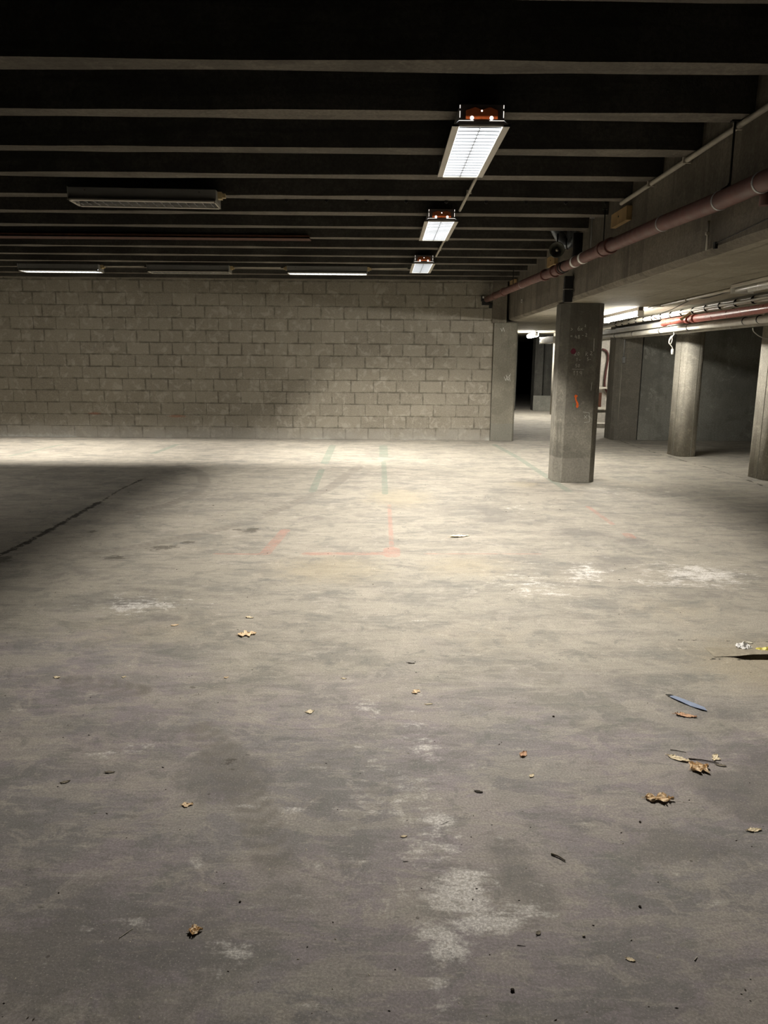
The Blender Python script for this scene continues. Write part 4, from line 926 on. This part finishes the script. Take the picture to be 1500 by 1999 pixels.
# dangling coil of white cable with a connector, and a loose white cable
root = thing('hanging_cable', 'white cable coil with a plug dangling beside the pale column', 'cable', (sx(3.62, 10.35)+0.01, 10.35, 1.748))
MB().tube(smooth_path([(0, 0, 0), (0.005, 0, -0.03), (-0.015, 0, -0.06), (-0.04, 0.005, -0.10), (-0.05, 0, -0.14), (-0.03, -0.005, -0.15), (-0.01, 0, -0.10), (-0.02, 0.01, -0.05), (-0.05, 0.005, -0.11), (-0.035, 0, -0.155), (-0.005, 0, -0.19), (0.006, 0, -0.23)], 6), 0.006, 8).build('cord', M['white_pipe'], root)
MB().tube([(0.002, 0, -0.215), (0.004, 0, -0.24), (0.008, 0, -0.285)], [0.014, 0.019, 0.017], 10).build('plug', M['white'], root)
cable('loose_white_cable', [(sx(3.80, 8.2), 8.2, 1.728), (sx(3.88, 8.35), 8.35, 1.69), (sx(4.05, 8.5), 8.5, 1.635), (sx(4.3, 8.6), 8.6, 1.62), (sx(5.0, 8.7), 8.7, 1.63)], 0.005, M['white'], 'thin white cable sagging off the pipes at the right edge')
cable('slack_black_cable', [(sx(3.05, 6.3), 6.6, 1.99), (sx(3.05, 7.4), 7.4, 1.97), (sx(3.05, 7.9), 7.9, 1.985), (sx(3.06, 8.6), 8.6, 1.93), (sx(3.06, 9.25), 9.25, 1.89), (sx(3.25, 9.8), 9.8, 1.885)], 0.004, M['black'], 'thin slack black cable looping under the low slab beside the lit tube')

# things on the bay walls
root = thing('wall_conduit', 'thin upright grey conduit with a small box on the corner of the bay wall', 'conduit', (4.10, 13.485, 0))
MB().tube([(0, 0, 1.42), (0.0, 0, 2.0-0.02)], 0.010, 8).build('tube', M['galv'], root)
MB().box(-0.025, 0.025, -0.02, 0.005, 1.33, 1.43).build('switch_box', M['galv'], root)
MB().tube([(-0.02, 0.0, 0.3), (-0.02, 0.0, 1.33)], 0.008, 8).build('cable', M['grey_pipe'], root)
root = thing('red_hose', 'dark red hose hanging on the lit wall between the pillar and the bay wall', 'hose', (4.98, 17.58, 0))
MB().tube(smooth_path([(-0.14, -0.03, 1.60), (-0.04, -0.035, 1.56), (0.01, -0.03, 1.42), (-0.02, -0.03, 1.1), (-0.03, -0.035, 0.82), (0.03, -0.035, 0.66), (0.16, -0.03, 0.55)]), 0.022, 10).build('hose', M['hose'], root)
root = thing('wall_rack', 'pale horizontal rails and an upright standing on the lit wall below the red hose', 'rack', (4.95, 17.5, 0))
MB().box(-0.5, 0.6, -0.03, 0.03, 0.73, 0.77).build('rail', M['flange'], root)
MB().box(-0.5, 0.6, -0.10, 0.06, 0.27, 0.32).build('shelf', M['flange'], root)
MB().box(-0.5, 0.6, -0.08, 0.04, 0.0, 0.2).build('plinth', M['cream_wall'], root)
MB().box(-0.13, -0.07, -0.02, 0.03, 0.32, 0.64).build('upright', M['rust'], root)

# ------------------------------------------------------------------ litter on the floor
def leaf_mesh(length, width, lobes, curl, seed, crumple=0.2, torn=0.0):
    """dry leaf with its midrib along X: lobed outline, a fold at the rib, curled and crumpled"""
    r = random.Random(seed)
    nu, nv = 22, 9
    mb = MB(); vs = []
    ph = [r.uniform(0, 6.28) for _ in range(6)]
    for i in range(nu):
        u = i/(nu-1)
        env = math.sin(PI*min(1, u*0.97+0.03))**0.65 * (1-0.25*u)
        lob = 1.0 + (0.42*math.sin(u*PI*lobes+ph[0]) if lobes else 0) + r.uniform(-0.26, 0.26)
        for j in range(nv):
            v = j/(nv-1)*2-1
            side = lob if v > 0 else 1.0 + (0.42*math.sin(u*PI*lobes+ph[1]) if lobes else 0)
            hw = width*0.5*env*max(0.15, side)
            x = (u-0.5)*length + abs(v)*0.10*length*(0.3 if lobes else 0.1); y = v*hw
            z = 0.38*curl*length*(abs(v)**1.6)*0.5*(0.6+0.4*math.sin(u*5+ph[2])) + 0.3*curl*length*0.35*((u-0.5)*2)**2
            z += crumple*width*0.10*(math.sin(u*17+ph[3])*math.cos(v*5+ph[4]) + math.sin(v*9+u*7+ph[5]))
            vs.append([x, y, z])
    zmin = min(v[2] for v in vs)
    for v in vs: v[2] += -zmin + 0.0012
    top = [tuple(v) for v in vs]; bot = [(v[0], v[1], v[2]-0.0008) for v in vs]
    fs = []
    drop = set()
    for i in range(nu-1):
        for j in range(nv-1):
            if torn and r.random() < torn and (j in (0, nv-2) or i in (0, nu-2)): drop.add((i, j)); continue
            fs.append((i*nv+j, i*nv+j+1, (i+1)*nv+j+1, (i+1)*nv+j))
    mb.add(top, fs); mb.add(bot, [tuple(reversed(f)) for f in fs])
    # stem
    mb.tube([(-0.5*length*1.0, 0, 0.003), (-0.5*length*1.22, width*0.03, 0.004)], 0.0011, 6)
    return mb
LG = 'dry leaves and scraps lying on the concrete floor'
def leaf(name, x, y, length, width, rz, mat, label, lobes=0, curl=0.12, seed=0, crumple=0.25, torn=0.3):
    o = leaf_mesh(length, width, lobes, curl, seed, crumple, torn).build(name, LEAF[mat], loc=(x, y, 0.0))
    o.rotation_euler = (0, 0, rz)
    return tag(o, label, 'leaf', LG)
leaf('dry_leaf', -0.70, 3.745, 0.095, 0.075, 0.35, 'tan', 'large orange tan dry leaf alone on the floor left of centre', 5, 0.20, 1)
leaf('dry_leaf', -0.73, 4.005, 0.046, 0.024, -0.2, 'pale', 'small pale curled leaf just behind the large orange tan leaf', 0, 0.3, 2)
leaf('dry_leaf', -1.104, 3.873, 0.038, 0.026, 0.4, 'tan', 'small rusty leaf left of the large orange tan leaf', 0, 0.25, 3)
leaf('dry_leaf', 0.143, 3.073, 0.040, 0.034, 0.9, 'tan', 'small tan lobed leaf near the middle of the floor', 3, 0.28, 4)
leaf('dry_leaf', 0.193, 2.956, 0.032, 0.010, 0.2, 'pale', 'narrow pale leaf scrap just in front of the small tan lobed leaf', 0, 0.15, 5)
leaf('dry_leaf', -1.443, 3.19, 0.030, 0.022, -0.2, 'pale', 'curled pale leaf with a dark underside at the far left of the floor', 0, 0.4, 6)
leaf('dry_leaf', -1.151, 3.202, 0.018, 0.018, 0.5, 'pale', 'tiny pale leaf scrap beside the tyre tread print', 2, 0.2, 7)
leaf('dry_leaf', -0.696, 3.206, 0.020, 0.016, 0.5, 'tan', 'tiny tan leaf scrap in front of the large orange tan leaf', 2, 0.3, 8)
leaf('dry_leaf', 1.222, 2.870, 0.085, 0.036, -0.30, 'brown', 'curled brown leaf just below the blue strip', 0, 0.26, 9)
leaf('dry_leaf', 1.066, 2.530, 0.078, 0.036, -0.62, 'pale', 'long pale leaf pointing at the crumpled leaf, lying upper left of it', 0, 0.10, 10, 0.3, 0.2)
leaf('dry_leaf', 1.112, 2.462, 0.070, 0.075, 0.3, 'tan', 'crumpled broad tan leaf in the middle of the group at right', 5, 0.16, 12, 0.5, 0.2)
leaf('dry_leaf', 1.203, 2.540, 0.052, 0.030, 1.0, 'pale', 'small upright oval pale leaf right of the crumpled leaf', 3, 0.12, 13)
leaf('dry_leaf', 1.20, 2.487, 0.036, 0.018, -0.35, 'grey', 'narrow greyish leaf at the end of the dark twig', 0, 0.2, 14)
leaf('dry_leaf', 0.905, 2.270, 0.090, 0.050, -0.10, 'tan', 'long ragged tan leaf lying alone in front of the leaf group at right', 4, 0.16, 15, 0.55, 0.25)
leaf('dry_leaf', 0.512, 2.552, 0.042, 0.030, 1.0, 'brown', 'small folded brown leaf right of the middle of the floor', 0, 0.5, 16)
leaf('dry_leaf', 0.516, 2.408, 0.026, 0.016, 0.9, 'pale', 'tiny pale orange oval leaf in front of the folded brown leaf', 0, 0.15, 17)
leaf('dry_leaf', 1.139, 2.108, 0.048, 0.022, 0.15, 'pale', 'torn pale leaf scrap near the right edge of the floor', 0, 0.12, 18, 0.3, 0.3)
leaf('dry_leaf', -0.293, 2.877, 0.036, 0.030, 0.3, 'pale', 'dusty pale leaf scrap on the thin crack left of centre', 2, 0.1, 19)
leaf('dry_leaf', -0.620, 2.216, 0.036, 0.026, 0.2, 'tan', 'tan leaf scrap in front of the dark tyre stain', 3, 0.2, 20)
leaf('dry_leaf', -1.061, 2.344, 0.030, 0.020, 0.4, 'grey', 'grey leaf scrap at the left, in front of the floor streaks', 0, 0.25, 21)
leaf('dry_leaf', -0.934, 2.407, 0.034, 0.014, 0.1, 'grey', 'dull split leaf scrap left of the dark tyre stain', 0, 0.3, 22)
leaf('dry_leaf', -0.461, 1.669, 0.034, 0.030, 0.2, 'tan', 'rounded tan leaf lump near the bottom left of the floor', 2, 0.25, 23, 0.7)
leaf('dry_leaf', -0.172, 3.206, 0.024, 0.014, -0.2, 'pale', 'tiny pale leaf scrap left of the small tan lobed leaf', 0, 0.2, 24)
leaf('dry_leaf', 0.321, 2.306, 0.028, 0.016, -0.3, 'dark', 'dark flat leaf scrap in front of the white floor stain', 0, 0.15, 25)
leaf('dry_leaf', 0.133, 3.387, 0.036, 0.012, -0.1, 'dark', 'small black leaf scrap behind the small tan lobed leaf', 0, 0.2, 26)
leaf('dry_leaf', 0.599, 1.588, 0.022, 0.013, -0.4, 'pale', 'tiny pale chip in the bottom right of the floor', 0, 0.1, 27)
leaf('dry_leaf', 0.068, 2.062, 0.020, 0.012, 0.1, 'pale', 'tiny pale chip at the left end of the short curved crack', 0, 0.1, 28)
leaf('dry_leaf', 0.395, 1.672, 0.016, 0.014, 0.8, 'grey', 'tiny grey triangular scrap near the bottom of the floor', 0, 0.2, 29)
leaf('dry_leaf', 0.607, 5.98, 0.17, 0.065, 0.35, 'pale', 'pale curled strip of paper lying far off on the bright floor', 0, 0.25, 30)['category'] = 'paper'

def stickthing(name, x, y, L, r, rz, mat, label, bend=0.0):
    ob = MB().tube(smooth_path([(-L/2, 0, r), (0, bend, r*1.3), (L/2, 0, r)], 5), [r*(1-0.4*k/10) for k in range(11)], 7).build(name, mat, loc=(x, y, 0.0002))
    ob.rotation_euler = (0, 0, rz)
    return tag(ob, label, 'twig', 'twigs and sticks on the floor')
stickthing('twig', 1.150, 2.515, 0.10, 0.0022, -0.30, M['twig'], 'dark twig lying between the leaves of the group at right', 0.004)
stickthing('twig', 1.085, 2.585, 0.055, 0.0012, -0.35, M['twig'], 'thin dark twig behind the long pale leaf', 0.002)
stickthing('white_stick', -0.631, 1.66, 0.040, 0.0012, 0.95, M['stick'], 'short white stick near the bottom left of the floor')
stickthing('twig', 0.509, 1.968, 0.045, 0.0030, -0.75, LEAF['grey'], 'flat grey twig on the floor right of the white stain', 0.003)
stickthing('white_stick', 0.757, 1.593, 0.016, 0.0012, 0.8, M['stick'], 'tiny pale stick at the bottom right of the floor')
stickthing('twig', 0.07, 1.945, 0.014, 0.001, 0.0, M['twig'], 'tiny black twig left of the white stain')
stickthing('twig', 0.345, 1.63, 0.020, 0.0008, -0.15, M['twig'], 'tiny dark straw right of the large white stain')

# blue strip
pts = [(1.220, 3.058), (1.245, 3.043), (1.275, 3.005), (1.300, 2.972), (1.328, 2.945), (1.325, 2.912), (1.305, 2.920), (1.275, 2.955), (1.245, 2.995), (1.222, 3.035)]
cx, cy = 1.27, 2.985
mb = MB(); q = [(x-cx, y-cy) for x, y in pts]
mb.prism(q, 0.0015, 0.003); ob = mb.build('plastic_strip', M['blue_strip'], loc=(cx, cy, 0))
for v in ob.data.vertices: v.co.z += 0.004*math.sin(v.co.x*50)**2
tag(ob, 'pale blue plastic strip lying slantwise on the floor at right', 'plastic strip')
tag(MB().prism([(-0.014, 0.006), (0.006, 0.004), (0.016, -0.004), (-0.006, -0.004)], 0.004, 0.007).build('dark_tab', M['black'], ob, loc=(-0.048, 0.068, 0.0)), 'black folded end')

def crumpled(name, x, y, w, d, h, mat, label, cat, seed, rz=0.0):
    r = random.Random(seed); n = 9; vs = []
    for i in range(n):
        for j in range(n):
            u = i/(n-1)*2-1; v = j/(n-1)*2-1
            e = 1-0.35*abs(v)**2*(0.5+r.random())
            vs.append((u*w/2*e+r.uniform(-1, 1)*w*0.03, v*d/2*(1-0.3*abs(u)*r.random())+r.uniform(-1, 1)*d*0.03, 0.0015+h*max(0, (1-0.8*max(abs(u), abs(v))))*r.random()))
    mb = MB(); mb.add(vs, [(i*n+j, i*n+j+1, (i+1)*n+j+1, (i+1)*n+j) for i in range(n-1) for j in range(n-1)])
    o = mb.build(name, mat, loc=(x, y, 0.0)); o.rotation_euler = (0, 0, rz)
    m = o.modifiers.new('thick', 'SOLIDIFY'); m.thickness = 0.0008; m.offset = 1
    return tag(o, label, cat)
crumpled('crumpled_paper', 1.80, 3.63, 0.075, 0.07, 0.035, M['paper'], 'crumpled white paper scrap beside the yellow wrapper', 'paper', 3, 0.5)
crumpled('snack_wrapper', 1.905, 3.585, 0.12, 0.06, 0.022, M['yellow_wrap'], 'flattened yellow wrapper at the right edge of the floor', 'wrapper', 4, -0.1)
crumpled('paper_scrap', 1.86, 3.69, 0.03, 0.03, 0.006, M['stick'], 'tiny beige paper scrap behind the yellow wrapper', 'paper', 5)

# heaved slab edge with the gap under it, at the right
mb = MB()
edge = [(1.60, 0.004, 0.0018), (1.655, 0.010, 0.003), (1.70, 0.003, 0.007), (1.73, 0.008, 0.008), (1.78, 0.012, 0.013), (1.86, 0.004, 0.018), (1.96, 0.0, 0.021), (2.2, 0.0, 0.022)]
vs = []
for (x, dy, z) in edge:
    vs += [(x-1.7, dy, z), (x-1.7, 0.13, 0.0015), (x-1.7, dy+0.004, max(z-0.003, 0.0012))]
n = len(edge)
fs = []
for k in range(n-1):
    a, b = k*3, (k+1)*3
    fs += [(a, b, b+1, a+1), (a, a+2, b+2, b), (a+2, a+1, b+1, b+2)]
mb.add(vs, fs)
tag(mb.build('lifted_screed_slab', M['screed'], loc=(1.7, 3.49, 0)), 'lifted broken edge of floor screed with a dark gap under it at right', 'broken screed')

# pebbles that show
for k, (x, y, r, m, lab) in enumerate(((0.686, 2.854, 0.007, 'crumb', 'small black pebble right of centre on the floor'), (0.301, 1.494, 0.008, 'crumb', 'black crumb near the bottom edge of the floor'), (-0.37, 1.775, 0.005, 'crumb', 'black crumb left of the white stain near the bottom'),
        (0.802, 2.145, 0.006, 'crumb', 'dark crumb in front of the ragged tan leaf'), (0.506, 1.663, 0.006, 'crumb_pale', 'pale crumb right of the large white stain'), (0.68, 1.77, 0.006, 'crumb', 'dark crumb at right in front of the grey twig'))):
    bm = bmesh.new(); r *= 0.62; bmesh.ops.create_icosphere(bm, subdivisions=2, radius=r)
    rr = random.Random(k)
    for v in bm.verts: v.co = Vector((v.co.x*rr.uniform(0.8, 1.2), v.co.y*rr.uniform(0.8, 1.1), v.co.z*rr.uniform(0.45, 0.7)))
    me = bpy.data.meshes.new('pebble'); bm.to_mesh(me); bm.free(); me.materials.append(M[m])
    o = bpy.data.objects.new('pebble', me); COL.objects.link(o); o.location = (x, y, r*0.55)
    tag(o, lab, 'pebble', 'pebbles and crumbs on the floor')

# fine grit nobody could count
mb = MB(); rr = random.Random(5)
for k in range(420):
    y = 1.3 + 7.5*rr.random()**1.8; x = rr.uniform(-0.62, 0.62)*y*1.0
    if x > 1.75: continue
    s = rr.uniform(0.0008, 0.0022)*(0.7+0.25*y); a = rr.uniform(0, PI); e = rr.uniform(1, 2.6)
    ca, sa = math.cos(a), math.sin(a)
    base = [(e*s, 0), (0, s), (-e*s, 0.2*s), (0, -s)]
    bp = [(x+p[0]*ca-p[1]*sa, y+p[0]*sa+p[1]*ca, 0.0004) for p in base]
    mb.add(bp+[(x, y, s*0.8)], [(0, 1, 4), (1, 2, 4), (2, 3, 4), (3, 0, 4)], mi=0 if rr.random() < 0.62 else 1)
tag(mb.build('floor_grit', [M['crumb'], M['crumb_pale']]), 'fine grit and crumbs scattered over the concrete floor', 'grit', kind='stuff')

# ------------------------------------------------------------------ world, view
w = bpy.data.worlds.new('world'); SC.world = w; w.use_nodes = True
w.node_tree.nodes['Background'].inputs[0].default_value = (0, 0, 0, 1)
w.node_tree.nodes['Background'].inputs[1].default_value = 0.0
SC.view_settings.view_transform = 'Standard'; SC.view_settings.look = 'None'
SC.view_settings.exposure = 0.34; SC.view_settings.gamma = 1.0; SC.view_settings.use_curve_mapping = False
SC.cycles.use_denoising = True
SC.cycles.max_bounces = 4; SC.cycles.diffuse_bounces = 4; SC.cycles.glossy_bounces = 2
SC.cycles.use_adaptive_sampling = True; SC.cycles.adaptive_threshold = 0.05
SC.cycles.caustics_reflective = False; SC.cycles.caustics_refractive = False
SC.cycles.sample_clamp_indirect = 8.0
